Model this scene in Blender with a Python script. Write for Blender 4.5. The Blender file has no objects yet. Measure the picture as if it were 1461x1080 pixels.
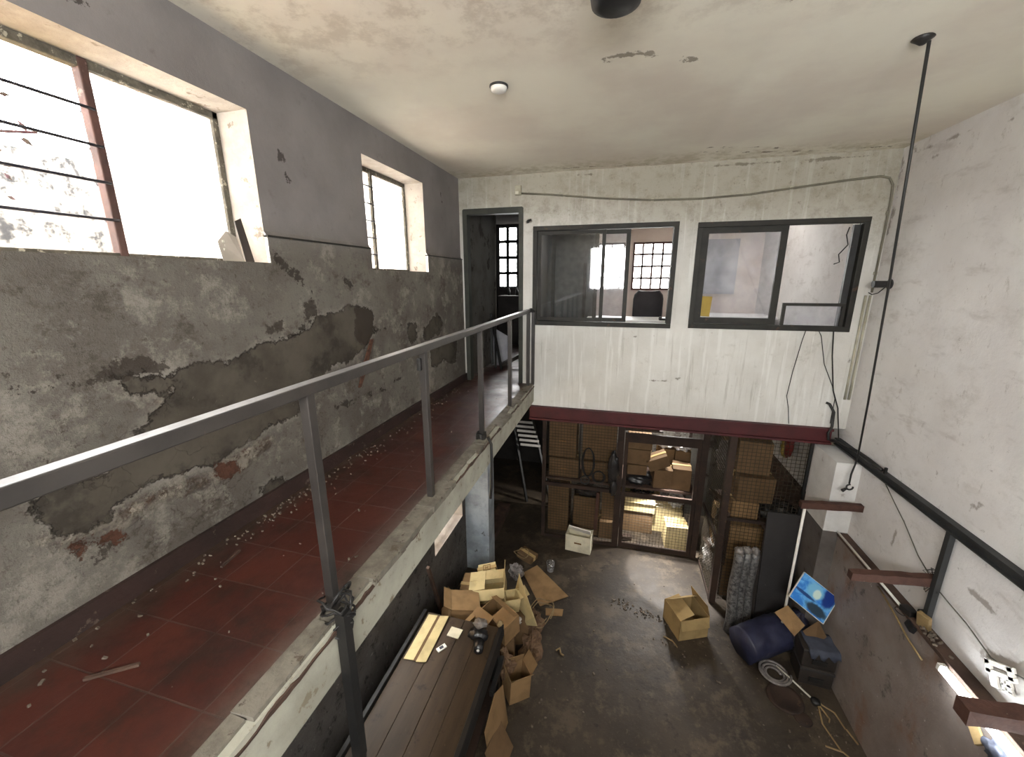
import bpy, math, random
import numpy as np
from mathutils import Vector, Matrix, Euler

random.seed(7)
C = bpy.context.scene.collection
R = math.radians

# ------------------------------------------------------------------ materials
class NT:
    def __init__(s, name):
        s.m = bpy.data.materials.new(name); s.m.use_nodes = True
        s.t = s.m.node_tree; s.n = s.t.nodes; s.l = s.t.links
        s.b = s.n['Principled BSDF']; s.out = s.n['Material Output']
        s.tc = s.n.new('ShaderNodeTexCoord')
        s.co = s.tc.outputs['Object']
    def put(s, sock, v):
        if isinstance(v, (int, float)): sock.default_value = v
        elif isinstance(v, tuple): sock.default_value = (*v, 1)[:4] if len(sock.default_value) == 4 else v
        else: s.l.new(v, sock)
    def scale(s, v, loc=(0, 0, 0)):
        n = s.n.new('ShaderNodeMapping'); s.l.new(s.co, n.inputs[0])
        n.inputs['Scale'].default_value = v; n.inputs['Location'].default_value = loc
        return n.outputs[0]
    def noise(s, sc, det=4, ro=.6, co=None, dist=0.):
        n = s.n.new('ShaderNodeTexNoise'); s.l.new(co or s.co, n.inputs['Vector'])
        n.inputs['Scale'].default_value = sc; n.inputs['Detail'].default_value = det
        n.inputs['Roughness'].default_value = ro; n.inputs['Distortion'].default_value = dist
        return n.outputs['Fac']
    def vor(s, sc, feat='F1', out='Distance', co=None):
        n = s.n.new('ShaderNodeTexVoronoi'); n.feature = feat; s.l.new(co or s.co, n.inputs['Vector'])
        n.inputs['Scale'].default_value = sc
        return n.outputs[out]
    def math(s, op, a, b=0., clamp=False):
        n = s.n.new('ShaderNodeMath'); n.operation = op; n.use_clamp = clamp
        s.put(n.inputs[0], a); s.put(n.inputs[1], b); return n.outputs[0]
    def step(s, v, a, b):
        n = s.n.new('ShaderNodeMapRange'); n.interpolation_type = 'SMOOTHSTEP'
        s.put(n.inputs[0], v); n.inputs[1].default_value = a; n.inputs[2].default_value = b
        return n.outputs[0]
    def mix(s, f, a, b, mode='MIX'):
        n = s.n.new('ShaderNodeMix'); n.data_type = 'RGBA'; n.blend_type = mode
        s.put(n.inputs[0], f); s.put(n.inputs[6], a); s.put(n.inputs[7], b); return n.outputs[2]
    def attr(s, name):
        n = s.n.new('ShaderNodeAttribute'); n.attribute_name = name; return n.outputs['Fac']
    def sep(s):
        n = s.n.new('ShaderNodeSeparateXYZ'); s.l.new(s.co, n.inputs[0]); return n.outputs
    def bump(s, h, st=.5, d=.02):
        n = s.n.new('ShaderNodeBump'); s.l.new(h, n.inputs['Height'])
        n.inputs['Strength'].default_value = st; n.inputs['Distance'].default_value = d
        s.l.new(n.outputs[0], s.b.inputs['Normal']); return n.outputs[0]
    def fin(s, col, rough=.85, metal=0., spec=.3):
        s.put(s.b.inputs['Base Color'], col); s.put(s.b.inputs['Roughness'], rough)
        s.put(s.b.inputs['Metallic'], metal); s.b.inputs['Specular IOR Level'].default_value = spec
        return s.m

def srgb(r, g, b):
    f = lambda c: (c/255/12.92) if c <= 10 else ((c/255+.055)/1.055)**2.4
    return (f(r), f(g), f(b))

def wmat(name, c1, c2, sc=4., rough=.8, bump=.2, metal=0., spec=.3, c3=None, th=.62, sp=12., bsc=40.):
    """weathered plain material: two tones mixed by noise, flecks of a third"""
    t = NT(name)
    f = t.step(t.noise(sc, 6, .65), .35, .68)
    col = t.mix(f, c1, c2)
    if c3:
        col = t.mix(t.step(t.noise(sp, 5, .7), th, th+.06), col, c3)
    t.bump(t.noise(bsc, 4, .6), bump, .01)
    return t.fin(col, rough, metal, spec)

def card_mat(name, c):
    t = NT(name)
    d = tuple(x*.72 for x in c)
    f = t.step(t.noise(5, 5, .6), .4, .7)
    col = t.mix(f, c, d)
    w = t.noise(60, 2, .5, t.scale((1, 1, 8)))
    col = t.mix(t.math('MULTIPLY', w, .25), col, d)
    t.bump(w, .12, .004)
    return t.fin(col, .85, 0, .2)

M = {}
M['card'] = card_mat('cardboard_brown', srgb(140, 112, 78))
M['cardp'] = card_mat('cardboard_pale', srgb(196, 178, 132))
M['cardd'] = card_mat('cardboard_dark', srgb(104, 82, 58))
M['cardshade'] = card_mat('cardboard_cage_shade', srgb(107, 85, 61))  # darker copy of the brown cardboard, the cage's low light put into colour
M['cardm'] = card_mat('cardboard_mid', srgb(158, 134, 92))
M['cardi'] = card_mat('cardboard_inside', srgb(178, 152, 104))
M['cardw'] = card_mat('cardboard_white', srgb(214, 208, 184))
M['tape'] = wmat('packing_tape', srgb(176, 150, 100), srgb(160, 132, 86), rough=.35, bump=.05, spec=.5)
M['print'] = wmat('brown_print', srgb(110, 82, 48), srgb(128, 98, 60), sc=20, bump=.02)
M['steel'] = wmat('grey_painted_steel', srgb(60, 56, 53), srgb(46, 43, 41), rough=.42, bump=.04, metal=.1, spec=.5, c3=srgb(78, 66, 58), th=.66)
M['railsheen'] = wmat('rail_sheen_steel', srgb(128, 127, 127), srgb(109, 107, 107), sc=12, rough=.4, bump=.03, metal=.3, spec=.5)  # paler steel, window sheen on the top rail put into the colour
M['darksteel'] = wmat('dark_painted_steel', srgb(46, 47, 47), srgb(34, 34, 34), rough=.5, bump=.1, spec=.4, c3=srgb(67, 60, 54), th=.66)
M['black'] = wmat('black_metal', srgb(22, 22, 22), srgb(34, 32, 30), rough=.5, bump=.08, spec=.4)
M['rust'] = wmat('rusty_brown_steel', srgb(55, 41, 33), srgb(39, 31, 27), rough=.75, bump=.2, c3=srgb(72, 53, 39), th=.62)
M['maroon'] = wmat('maroon_paint', srgb(74, 31, 33), srgb(58, 26, 27), sc=3, rough=.55, bump=.1, c3=srgb(50, 27, 24), th=.64)
M['doorgrey'] = wmat('door_frame_paint', srgb(61, 62, 56), srgb(48, 50, 45), rough=.6, bump=.1, c3=srgb(73, 64, 48), th=.66)
M['winframe'] = wmat('office_window_paint', srgb(42, 41, 36), srgb(30, 28, 25), rough=.6, bump=.15, c3=srgb(69, 51, 37), th=.62)
M['rustframe'] = wmat('rusty_window_frame', srgb(88, 62, 56), srgb(66, 50, 46), rough=.7, bump=.3, c3=srgb(110, 92, 84), th=.6)
M['flakyframe'] = wmat('flaking_frame', srgb(96, 92, 82), srgb(70, 66, 58), sc=20, rough=.8, bump=.5, c3=srgb(160, 154, 138), th=.58, sp=30)
M['bar'] = wmat('window_bar', srgb(46, 46, 56), srgb(60, 58, 64), rough=.6, bump=.1)
M['wood'] = wmat('brown_wood_stub', srgb(78, 53, 44), srgb(56, 36, 30), sc=6, rough=.75, bump=.4, c3=srgb(106, 92, 81), th=.62)
M['plank'] = wmat('dark_ledge_plank', srgb(84, 66, 56), srgb(62, 48, 42), sc=5, rough=.8, bump=.3, c3=srgb(110, 90, 78), th=.64)
M['white'] = wmat('white_plastic', srgb(228, 226, 220), srgb(212, 210, 202), rough=.4, bump=.03, spec=.5)
M['offwhite'] = wmat('old_white_paint', srgb(206, 204, 190), srgb(186, 184, 170), rough=.6, bump=.1)
M['cream'] = wmat('cream_conduit', srgb(168, 164, 146), srgb(140, 136, 120), rough=.6, bump=.1)
M['oldpipe'] = wmat('grimy_conduit', srgb(112, 108, 94), srgb(90, 86, 76), rough=.6, bump=.1)
M['cable'] = wmat('black_cable', srgb(30, 30, 30), srgb(42, 40, 38), rough=.5, bump=.02)
M['wiregrey'] = wmat('thin_grey_wire', srgb(104, 102, 94), srgb(80, 78, 72), rough=.5, bump=.02)
M['mesh'] = wmat('cage_wire', srgb(55, 48, 34), srgb(43, 36, 27), rough=.7, bump=.05, spec=.3)
M['tarp'] = wmat('blue_tarpaulin', srgb(44, 46, 68), srgb(32, 33, 52), sc=5, rough=.5, bump=.4, spec=.4, bsc=12)
M['bluecloth'] = wmat('grey_blue_cloth', srgb(70, 74, 86), srgb(56, 60, 72), sc=6, rough=.8, bump=.3, bsc=20)
M['darkplastic'] = wmat('dark_crate', srgb(52, 46, 42), srgb(40, 36, 33), rough=.5, bump=.1, c3=srgb(78, 70, 62), th=.66)
M['board'] = wmat('dark_board', srgb(52, 50, 50), srgb(42, 40, 40), sc=2, rough=.6, bump=.08, c3=srgb(72, 70, 68), th=.66)
M['wrap'] = wmat('wrapped_roll', srgb(112, 110, 108), srgb(28, 27, 27), sc=30, rough=.3, bump=.6, spec=.6, bsc=50)
M['blackbag'] = wmat('black_bag', srgb(26, 25, 26), srgb(44, 42, 42), sc=14, rough=.3, bump=.6, spec=.6, bsc=30)
M['clearbag'] = wmat('milky_plastic', srgb(206, 204, 202), srgb(160, 156, 152), sc=16, rough=.25, bump=.7, spec=.6, bsc=30)
M['greybag'] = wmat('grey_plastic', srgb(128, 122, 118), srgb(92, 86, 82), sc=16, rough=.3, bump=.7, spec=.6, bsc=30)
M['crumple'] = wmat('brown_paper', srgb(112, 88, 66), srgb(84, 64, 48), sc=10, rough=.85, bump=.8, bsc=18)
M['rubble'] = wmat('plaster_crumbs', srgb(109, 99, 88), srgb(78, 68, 59), sc=30, bump=.4)
M['bark'] = wmat('rusty_strip', srgb(92, 62, 48), srgb(62, 44, 36), sc=20, bump=.4)
M['red'] = wmat('red_plastic', srgb(109, 26, 22), srgb(86, 22, 19), rough=.5, bump=.1)
M['yellow'] = wmat('yellow_paper', srgb(151, 130, 65), srgb(139, 116, 56), bump=.03)
M['seatblack'] = wmat('chair_plastic', srgb(46, 42, 44), srgb(36, 33, 35), rough=.6, bump=.1)
M['desk'] = wmat('white_desk_top', srgb(226, 226, 226), srgb(212, 212, 212), rough=.4, bump=.02)
M['tan'] = wmat('tan_strip', srgb(140, 120, 85), srgb(115, 95, 65), rough=.5, bump=.1)
M['leaf'] = wmat('dark_vine', srgb(86, 50, 62), srgb(70, 62, 50), sc=20, bump=.1)
M['office'] = wmat('office_wall_paint', srgb(207, 194, 185), srgb(196, 179, 170), sc=1.5, rough=.9, bump=.1, c3=srgb(155, 128, 111), th=.68, sp=3)
M['officegrey'] = wmat('office_grey_panel', srgb(152, 152, 158), srgb(132, 132, 138), sc=4, rough=.6, bump=.1)
M['partition'] = wmat('dark_grey_partition', srgb(74, 78, 78), srgb(66, 70, 70), sc=2, rough=.5, bump=.04)
M['outground'] = wmat('yard_ground', srgb(206, 186, 136), srgb(186, 164, 112), sc=2, rough=.9, bump=.2)
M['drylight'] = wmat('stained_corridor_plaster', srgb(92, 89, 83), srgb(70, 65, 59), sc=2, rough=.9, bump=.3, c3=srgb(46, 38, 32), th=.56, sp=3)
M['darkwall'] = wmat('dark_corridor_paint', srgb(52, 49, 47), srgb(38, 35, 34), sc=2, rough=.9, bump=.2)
M['tread'] = wmat('concrete_tread', srgb(190, 186, 180), srgb(170, 166, 160), sc=6, rough=.85, bump=.2)
t = NT('matte_dark_added_sheet'); t.b.inputs['Specular IOR Level'].default_value = 0; M['mattedark'] = t.fin(t.mix(t.noise(3), srgb(40, 38, 36), srgb(26, 25, 24)), 1., 0, 0.)  # near black without gloss, so the corridor top stays dark
M['pocket'] = wmat('black_tool', srgb(20, 20, 22), srgb(32, 31, 32), rough=.35, bump=.1, spec=.6)

def glass(name, tint=(1, 1, 1), veil=0., veilcol=(.8, .8, .8), gloss=.08):
    t = NT(name); n = t.n; l = t.l
    tr = n.new('ShaderNodeBsdfTransparent'); tr.inputs[0].default_value = (*tint, 1)
    gl = n.new('ShaderNodeBsdfGlossy'); gl.inputs['Roughness'].default_value = .04
    mx = n.new('ShaderNodeMixShader'); mx.inputs[0].default_value = gloss
    l.new(tr.outputs[0], mx.inputs[1]); l.new(gl.outputs[0], mx.inputs[2])
    last = mx
    if veil > 0:
        tl = n.new('ShaderNodeBsdfTranslucent'); tl.inputs[0].default_value = (*veilcol, 1)
        m2 = n.new('ShaderNodeMixShader')
        f = t.math('MULTIPLY', t.step(t.noise(5, 5, .6), .2, .75), veil*1.6, True)
        l.new(f, m2.inputs[0]); l.new(mx.outputs[0], m2.inputs[1]); l.new(tl.outputs[0], m2.inputs[2]); last = m2
    l.new(last.outputs[0], t.out.inputs[0])
    return t.m
M['glass'] = glass('clear_glass')
M['dirtyglass'] = glass('dusty_glass', (.95, .96, .98), .09, (.8, .82, .88))
M['frosted'] = glass('frosted_glass', (1, 1, 1), .6, (.95, .95, .95))
M['cup'] = glass('clear_plastic', (.9, .9, .9), .3, (.7, .7, .7), .15)

t = NT('fluorescent_tube_glow')
t.b.inputs['Base Color'].default_value = (.95, .97, 1, 1)
t.b.inputs['Emission Color'].default_value = (.95, .98, 1, 1); t.b.inputs['Emission Strength'].default_value = 18
M['tube'] = t.m

# -- plaster of the long left wall; distances to traced patches are stored per vertex
t = NT('left_wall_plaster')
n1 = t.noise(1.6, 6, .6); n2 = t.noise(9, 6, .7); n3 = t.noise(38, 5, .7); n4 = t.noise(4.2, 9, .78); z = t.sep()[2]
low = t.step(t.math('ADD', z, t.math('MULTIPLY', n1, .3)), 5.0, 4.7)
up = t.mix(t.step(n1, .3, .7), srgb(128, 124, 122), srgb(113, 109, 107))
up = t.mix(t.math('MULTIPLY', t.step(n2, .58, .78), .6), up, srgb(98, 92, 88))
lo = t.mix(t.step(n1, .38, .62), srgb(110, 106, 99), srgb(92, 87, 81))
lo = t.mix(t.math('MULTIPLY', t.step(n4, .5, .64), .8), lo, srgb(140, 135, 126))
lo = t.mix(t.math('MULTIPLY', t.step(t.noise(3.2, 10, .8, t.scale((1, 1, 1.3), (3, 5, 1))), .52, .64), .8), lo, srgb(75, 69, 62))
lo = t.mix(t.math('MULTIPLY', t.step(t.noise(17, 8, .8, t.scale((1, 1, 1), (1, 2, 7))), .57, .66), .7), lo, srgb(67, 60, 53))
lo = t.mix(t.math('MULTIPLY', t.step(n3, .58, .72), .6), lo, srgb(75, 69, 62))
# hairline cracks in the render, stronger towards the bottom
wc = t.n.new('ShaderNodeVectorMath'); wc.operation = 'ADD'; t.l.new(t.co, wc.inputs[0])
nz_ = t.n.new('ShaderNodeTexNoise'); nz_.inputs['Scale'].default_value = 5; nz_.inputs['Detail'].default_value = 6; t.l.new(t.co, nz_.inputs['Vector'])
t.l.new(nz_.outputs['Color'], wc.inputs[1])
vc = t.vor(2.1, 'DISTANCE_TO_EDGE', 'Distance', wc.outputs[0])
crk = t.math('MULTIPLY', t.step(vc, .014, .003), t.math('MULTIPLY', t.step(z, 4.3, 3.5), t.step(n1, .42, .6)))
lo = t.mix(t.math('MULTIPLY', crk, .6), lo, srgb(63, 56, 50))
col = t.mix(low, up, lo)
wob = t.math('ADD', t.math('MULTIPLY', t.math('SUBTRACT', n2, .5), .15), t.math('ADD', t.math('MULTIPLY', t.math('SUBTRACT', n3, .5), .07), t.math('MULTIPLY', t.math('SUBTRACT', n4, .5), .16)))
def patch(a, e=.008):
    d = t.math('ADD', t.attr(a), wob); return d, t.step(d, e, -e)
dc, mc = patch('crust', .03)
cr = t.mix(t.step(n2, .42, .6), srgb(132, 126, 116), srgb(68, 57, 48))
cr = t.mix(t.step(t.noise(20, 4, .7), .55, .63), cr, srgb(151, 144, 132))
cr = t.mix(t.step(t.noise(11, 6, .75, t.scale((1, 1, 1), (8, 1, 3))), .55, .64), cr, srgb(79, 58, 47))
col = t.mix(mc, col, cr)
db, mb = patch('bare')
cem = t.mix(t.step(t.noise(3, 5, .6), .35, .65), srgb(83, 78, 70), srgb(67, 62, 55))
cem = t.mix(t.math('MULTIPLY', t.step(t.noise(4, 5, .65, t.scale((1, 1, 1), (9, 2, 4))), .5, .66), .8), cem, srgb(50, 46, 41))
cem = t.mix(t.step(n3, .64, .72), cem, srgb(92, 85, 78))
col = t.mix(mb, col, cem)
rim = t.math('MULTIPLY', t.step(t.math('ABSOLUTE', db), .016, .002), t.math('MULTIPLY', t.step(n4, .4, .58), .7))
col = t.mix(rim, col, srgb(47, 40, 35))
rl = t.math('MULTIPLY', t.math('MULTIPLY', t.step(db, .05, .012), t.step(db, .0, .012)), t.step(n2, .42, .58))
col = t.mix(t.math('MULTIPLY', rl, .5), col, srgb(136, 131, 124))
dd, md = patch('dark')
col = t.mix(t.math('MULTIPLY', md, .8), col, srgb(55, 48, 42))
dr, mr = patch('brick')
col = t.mix(mr, col, t.mix(t.step(n2, .4, .6), srgb(87, 60, 48), srgb(53, 40, 34)))
dk, mk = patch('crack', .004)
col = t.mix(t.math('MULTIPLY', mk, .8), col, srgb(45, 39, 34))
h = t.math('ADD', t.math('MULTIPLY', n4, .9), t.math('MULTIPLY', n3, .2))
h = t.math('ADD', h, t.math('MULTIPLY', mc, t.math('MULTIPLY', n2, 1.2)))
h = t.math('MULTIPLY', h, t.math('ADD', t.math('MULTIPLY', low, .85), .15))
h = t.math('MULTIPLY', h, t.math('SUBTRACT', 1., t.math('MULTIPLY', mb, .85)))
h = t.math('SUBTRACT', h, t.math('MULTIPLY', mb, .35))
h = t.math('SUBTRACT', h, t.math('ADD', t.math('MULTIPLY', mr, .3), t.math('MULTIPLY', crk, .25)))
t.bump(h, .8, .035)
M['leftwall'] = t.fin(col, .9, 0, .15)

# -- back wall, streaked with drips
t = NT('back_wall_plaster')
n1 = t.noise(1.3, 6, .6); n2 = t.noise(7, 8, .78); n3 = t.noise(30, 4, .6); z = t.sep()[2]
col = t.mix(t.step(n1, .35, .65), srgb(200, 199, 194), srgb(186, 184, 178))
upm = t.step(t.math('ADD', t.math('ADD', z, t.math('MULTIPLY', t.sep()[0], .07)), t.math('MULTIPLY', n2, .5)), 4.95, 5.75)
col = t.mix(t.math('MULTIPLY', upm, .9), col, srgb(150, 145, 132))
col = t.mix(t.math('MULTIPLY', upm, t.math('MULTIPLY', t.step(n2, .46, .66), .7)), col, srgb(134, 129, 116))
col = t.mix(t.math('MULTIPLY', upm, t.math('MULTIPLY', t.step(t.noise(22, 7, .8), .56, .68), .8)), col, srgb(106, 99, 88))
st = t.noise(1, 4, .6, t.scale((16, 1, .9)))
col = t.mix(t.math('MULTIPLY', t.math('MULTIPLY', t.step(st, .54, .66), .5), t.math('SUBTRACT', 1., t.math('MULTIPLY', upm, .75))), col, srgb(214, 214, 210))
st2 = t.noise(1, 5, .7, t.scale((22, 1, 1.1), (5, 0, 2)))
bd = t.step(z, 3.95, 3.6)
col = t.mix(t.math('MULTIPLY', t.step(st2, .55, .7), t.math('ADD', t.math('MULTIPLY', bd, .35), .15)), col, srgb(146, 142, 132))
col = t.mix(t.math('MULTIPLY', t.step(t.noise(24, 6, .75), .62, .7), .5), col, srgb(128, 121, 110))
col = t.mix(t.math('MULTIPLY', t.step(t.noise(5, 8, .8, t.scale((1, 1, 1), (2, 0, 5))), .56, .68), .45), col, srgb(150, 145, 134))
dk = t.math('ADD', t.attr('crack'), t.math('MULTIPLY', t.math('SUBTRACT', n2, .5), .12))
col = t.mix(t.math('MULTIPLY', t.step(dk, .006, -.006), .75), col, srgb(98, 90, 80))
t.bump(t.math('ADD', n2, t.math('MULTIPLY', n3, .5)), .3, .02)
M['backwall'] = t.fin(col, .88, 0, .2)
M['jambpaint'] = wmat('opening_paint', srgb(176, 174, 166), srgb(150, 147, 138), rough=.9, bump=.3, c3=srgb(116, 108, 98), th=.6)
M['pillarwhite'] = wmat('white_pillar_paint', srgb(206, 205, 202), srgb(190, 188, 185), sc=3, rough=.9, bump=.3, c3=srgb(160, 155, 150), th=.62, sp=6)
M['pillargrey'] = wmat('grey_pillar_paint', srgb(104, 98, 94), srgb(88, 82, 78), sc=3, rough=.8, bump=.3, c3=srgb(70, 64, 60), th=.62, sp=6)

# -- right wall: white above, dark dado below
t = NT('right_wall_plaster')
n1 = t.noise(1.1, 6, .6); n2 = t.noise(6, 6, .7); n3 = t.noise(30, 4, .6)
col = t.mix(t.step(n1, .35, .65), srgb(208, 206, 204), srgb(196, 193, 191))
sm = t.noise(1, 5, .65, t.scale((2, 2.2, 7)))
col = t.mix(t.math('MULTIPLY', t.step(sm, .55, .72), .55), col, srgb(164, 158, 154))
col = t.mix(t.math('MULTIPLY', t.step(t.noise(11, 6, .75), .62, .7), .6), col, srgb(134, 128, 122))
col = t.mix(t.math('MULTIPLY', t.step(t.noise(1.7, 9, .78, t.scale((1, 1, 1.6), (0, 4, 2))), .5, .7), .5), col, srgb(168, 163, 158))
col = t.mix(t.math('MULTIPLY', t.step(t.noise(9, 9, .8, t.scale((1, 1.6, .7), (0, 1, 6))), .58, .66), .45), col, srgb(140, 133, 126))
dk = t.math('ADD', t.attr('crack'), t.math('MULTIPLY', t.math('SUBTRACT', n2, .5), .14))
col = t.mix(t.math('MULTIPLY', t.step(dk, .01, -.01), .7), col, srgb(116, 106, 96))
t.bump(t.math('ADD', t.noise(2.5, 8, .75), t.math('MULTIPLY', n3, .15)), .3, .02)
M['rightwall'] = t.fin(col, .9, 0, .2)
t = NT('grey_dado_paint')
n1 = t.noise(1.4, 6, .6); n2 = t.noise(7, 7, .7)
col = t.mix(t.step(n1, .35, .65), srgb(140, 132, 127), srgb(121, 110, 104))
col = t.mix(t.step(t.noise(2, 5, .6, t.scale((1, 1, .6), (2, 7, 1))), .55, .7), col, srgb(125, 95, 77))
col = t.mix(t.step(n2, .62, .7), col, srgb(88, 81, 77))
col = t.mix(t.step(t.noise(22, 4, .6), .66, .72), col, srgb(171, 164, 156))
t.bump(n2, .3, .02)
col = t.mix(t.math('MULTIPLY', t.step(t.noise(2.4, 9, .78, t.scale((1, 1, 1), (0, 3, 1))), .56, .66), .7), col, srgb(52, 47, 44))
M['dado'] = t.fin(col, .6, 0, .3)

# -- ceiling
t = NT('old_ceiling_paint')
n1 = t.noise(.9, 6, .6); n2 = t.noise(6, 6, .7); xyz = t.sep()
col = t.mix(t.step(n1, .35, .65), srgb(232, 228, 213), srgb(218, 210, 197))
near = t.step(xyz[1], 2.9, 2.0)
col = t.mix(t.math('MULTIPLY', near, t.math('MULTIPLY', t.step(t.noise(3.5, 7, .75), .46, .62), .6)), col, srgb(177, 165, 150))
far = t.step(t.math('ADD', xyz[1], t.math('MULTIPLY', n2, .5)), 4.95, 5.4)
col = t.mix(t.math('MULTIPLY', far, t.math('MULTIPLY', t.step(t.noise(8, 6, .75), .42, .6), .7)), col, srgb(185, 177, 152))
dk = t.math('ADD', t.attr('crack'), t.math('MULTIPLY', t.math('SUBTRACT', t.noise(11, 6, .75), .5), .22))
col = t.mix(t.math('MULTIPLY', t.step(dk, .006, -.006), .8), col, srgb(127, 118, 103))
seam = t.step(xyz[0], .66, .78)
col = t.mix(t.math('MULTIPLY', t.math('SUBTRACT', 1., seam), .1), col, srgb(150, 142, 124))
t.bump(t.math('ADD', t.math('MULTIPLY', t.noise(2, 5), .6), t.math('SUBTRACT', t.math('MULTIPLY', n2, .15), t.step(dk, .01, -.01))), .2, .02)
M['ceiling'] = t.fin(col, .9, 0, .2)

# -- red floor tiles of the walkway
t = NT('red_walkway_tiles')
br = t.n.new('ShaderNodeTexBrick'); br.offset = 0.; br.squash = 1.
t.l.new(t.scale((4, 4, 4), (.06, .05, 0)), br.inputs['Vector'])
br.inputs['Scale'].default_value = 1; br.inputs['Mortar Size'].default_value = .014
br.inputs['Brick Width'].default_value = 1; br.inputs['Row Height'].default_value = 1
br.inputs['Color1'].default_value = (*srgb(76, 38, 30), 1); br.inputs['Color2'].default_value = (*srgb(65, 31, 25), 1)
br.inputs['Mortar'].default_value = (*srgb(72, 57, 50), 1); br.inputs['Mortar Smooth'].default_value = .3
n1 = t.noise(2.2, 6, .65); n2 = t.noise(14, 6, .75); x = t.sep()[0]
col = t.mix(t.step(n1, .4, .7), br.outputs['Color'], srgb(54, 28, 24))
edge = t.step(t.math('ADD', x, t.math('MULTIPLY', n2, .18)), -1.22, -1.05)
col = t.mix(t.math('MULTIPLY', edge, .75), col, srgb(85, 74, 67))
wl = t.step(t.math('SUBTRACT', x, t.math('MULTIPLY', n2, .34)), -2.02, -2.22)
col = t.mix(t.math('MULTIPLY', wl, .8), col, srgb(65, 54, 46))
col = t.mix(t.math('MULTIPLY', t.step(t.noise(3.1, 8, .78), .47, .66), .65), col, (.018, .012, .009))
col = t.mix(t.math('MULTIPLY', t.step(n2, .58, .68), .6), col, srgb(57, 38, 31))
t.bump(t.math('ADD', t.math('MULTIPLY', br.outputs['Fac'], -.6), t.math('MULTIPLY', n2, .4)), .4, .01)
rg = t.math('ADD', .3, t.math('MULTIPLY', t.step(n1, .3, .7), .3))
M['tiles'] = t.fin(col, rg, 0, .38)
M['lip'] = wmat('broken_cement_lip', srgb(119, 114, 104), srgb(91, 86, 77), sc=8, rough=.8, bump=.5, c3=srgb(80, 72, 62), th=.58)
M['fascia'] = wmat('pale_fascia_paint', srgb(164, 163, 150), srgb(142, 140, 128), sc=3, rough=.8, bump=.25, c3=srgb(124, 116, 100), th=.6)
M['base'] = wmat('brown_skirting_paint', srgb(55, 40, 37), srgb(42, 32, 29), sc=4, rough=.65, bump=.3, c3=srgb(86, 74, 66), th=.6)

# -- ground floor
t = NT('oily_concrete_floor')
n1 = t.noise(.9, 6, .6); n2 = t.noise(5, 7, .7); n3 = t.noise(26, 5, .7)
col = t.mix(t.step(n1, .36, .64), srgb(60, 51, 41), srgb(43, 35, 26))
col = t.mix(t.step(n2, .54, .68), col, srgb(72, 62, 50))
col = t.mix(t.step(t.noise(3, 7, .75, t.scale((1, 1, 1), (4, 1, 3))), .56, .66), col, srgb(33, 26, 20))
col = t.mix(t.math('MULTIPLY', t.step(n3, .6, .68), .6), col, srgb(83, 74, 61))
t.bump(t.math('ADD', n2, t.math('MULTIPLY', n3, .5)), .35, .02)
st = t.noise(1.7, 8, .72, t.scale((1, 1, 1), (7, 2, 0)), .6)
col = t.mix(t.math('MULTIPLY', t.step(st, .54, .66), .75), col, srgb(32, 26, 20))
col = t.mix(t.math('MULTIPLY', t.step(t.noise(2.3, 8, .75, t.scale((1, 1, 1), (1, 9, 0))), .5, .62), .7), col, srgb(83, 72, 58))
M['floor'] = t.fin(col, t.math('ADD', .42, t.math('MULTIPLY', n2, .4)), 0, .4)

t = NT('rough_lower_plaster')
n1 = t.noise(1.5, 6, .6); n2 = t.noise(8, 8, .75)
col = t.mix(t.step(n1, .35, .65), srgb(98, 94, 91), srgb(75, 71, 68))
col = t.mix(t.step(n2, .54, .64), col, srgb(49, 46, 45))
col = t.mix(t.step(t.noise(14, 6, .75), .6, .68), col, srgb(130, 126, 121))
t.bump(t.math('ADD', n2, t.noise(3, 5)), .8, .05)
M['brick'] = t.fin(col, .8, 0, .3)
M['pier'] = wmat('daylit_pier_paint', srgb(164, 172, 178), srgb(134, 142, 148), sc=4, rough=.7, bump=.4, c3=srgb(96, 98, 98), th=.62, sp=7)  # bluish daylight falling on the pier is put into its colour

# -- bench boards
t = NT('bench_boards')
n1 = t.noise(1, 6, .65, t.scale((9, 1.2, 9))); n2 = t.noise(6, 6, .7)
col = t.mix(t.step(n1, .35, .68), srgb(64, 51, 38), srgb(47, 37, 26))
col = t.mix(t.step(n2, .56, .7), col, srgb(31, 22, 15))
col = t.mix(t.step(t.noise(16, 4, .7), .66, .72), col, srgb(75, 62, 47))
t.bump(n1, .3, .01)
M['bench'] = t.fin(col, .6, 0, .3)

# -- blue picture
t = NT('blue_picture_print')
def blob(px, pz, rx, rz, e=.25):
    s = t.sep()
    a = t.math('MULTIPLY', t.math('SUBTRACT', s[0], px), 1/rx); b = t.math('MULTIPLY', t.math('SUBTRACT', s[2], pz), 1/rz)
    d = t.math('SQRT', t.math('ADD', t.math('MULTIPLY', a, a), t.math('MULTIPLY', b, b)))
    d = t.math('ADD', d, t.math('MULTIPLY', t.math('SUBTRACT', t.noise(22, 4, .6), .5), .5))
    return t.step(d, 1+e, 1-e)
col = t.mix(t.step(t.noise(9, 6, .6, None, .8), .42, .62), srgb(48, 124, 208), srgb(104, 176, 232))
col = t.mix(blob(.13, .1, .07, .12), col, srgb(22, 52, 128))
col = t.mix(blob(-.02, .07, .09, .09), col, srgb(120, 186, 222))
col = t.mix(blob(.01, .05, .04, .055), col, srgb(206, 226, 218))
col = t.mix(blob(.08, -.1, .12, .055), col, srgb(44, 62, 78))
col = t.mix(blob(-.1, -.03, .13, .018), col, srgb(28, 66, 124))
M['picture'] = t.fin(col, .35, 0, .5)

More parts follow.
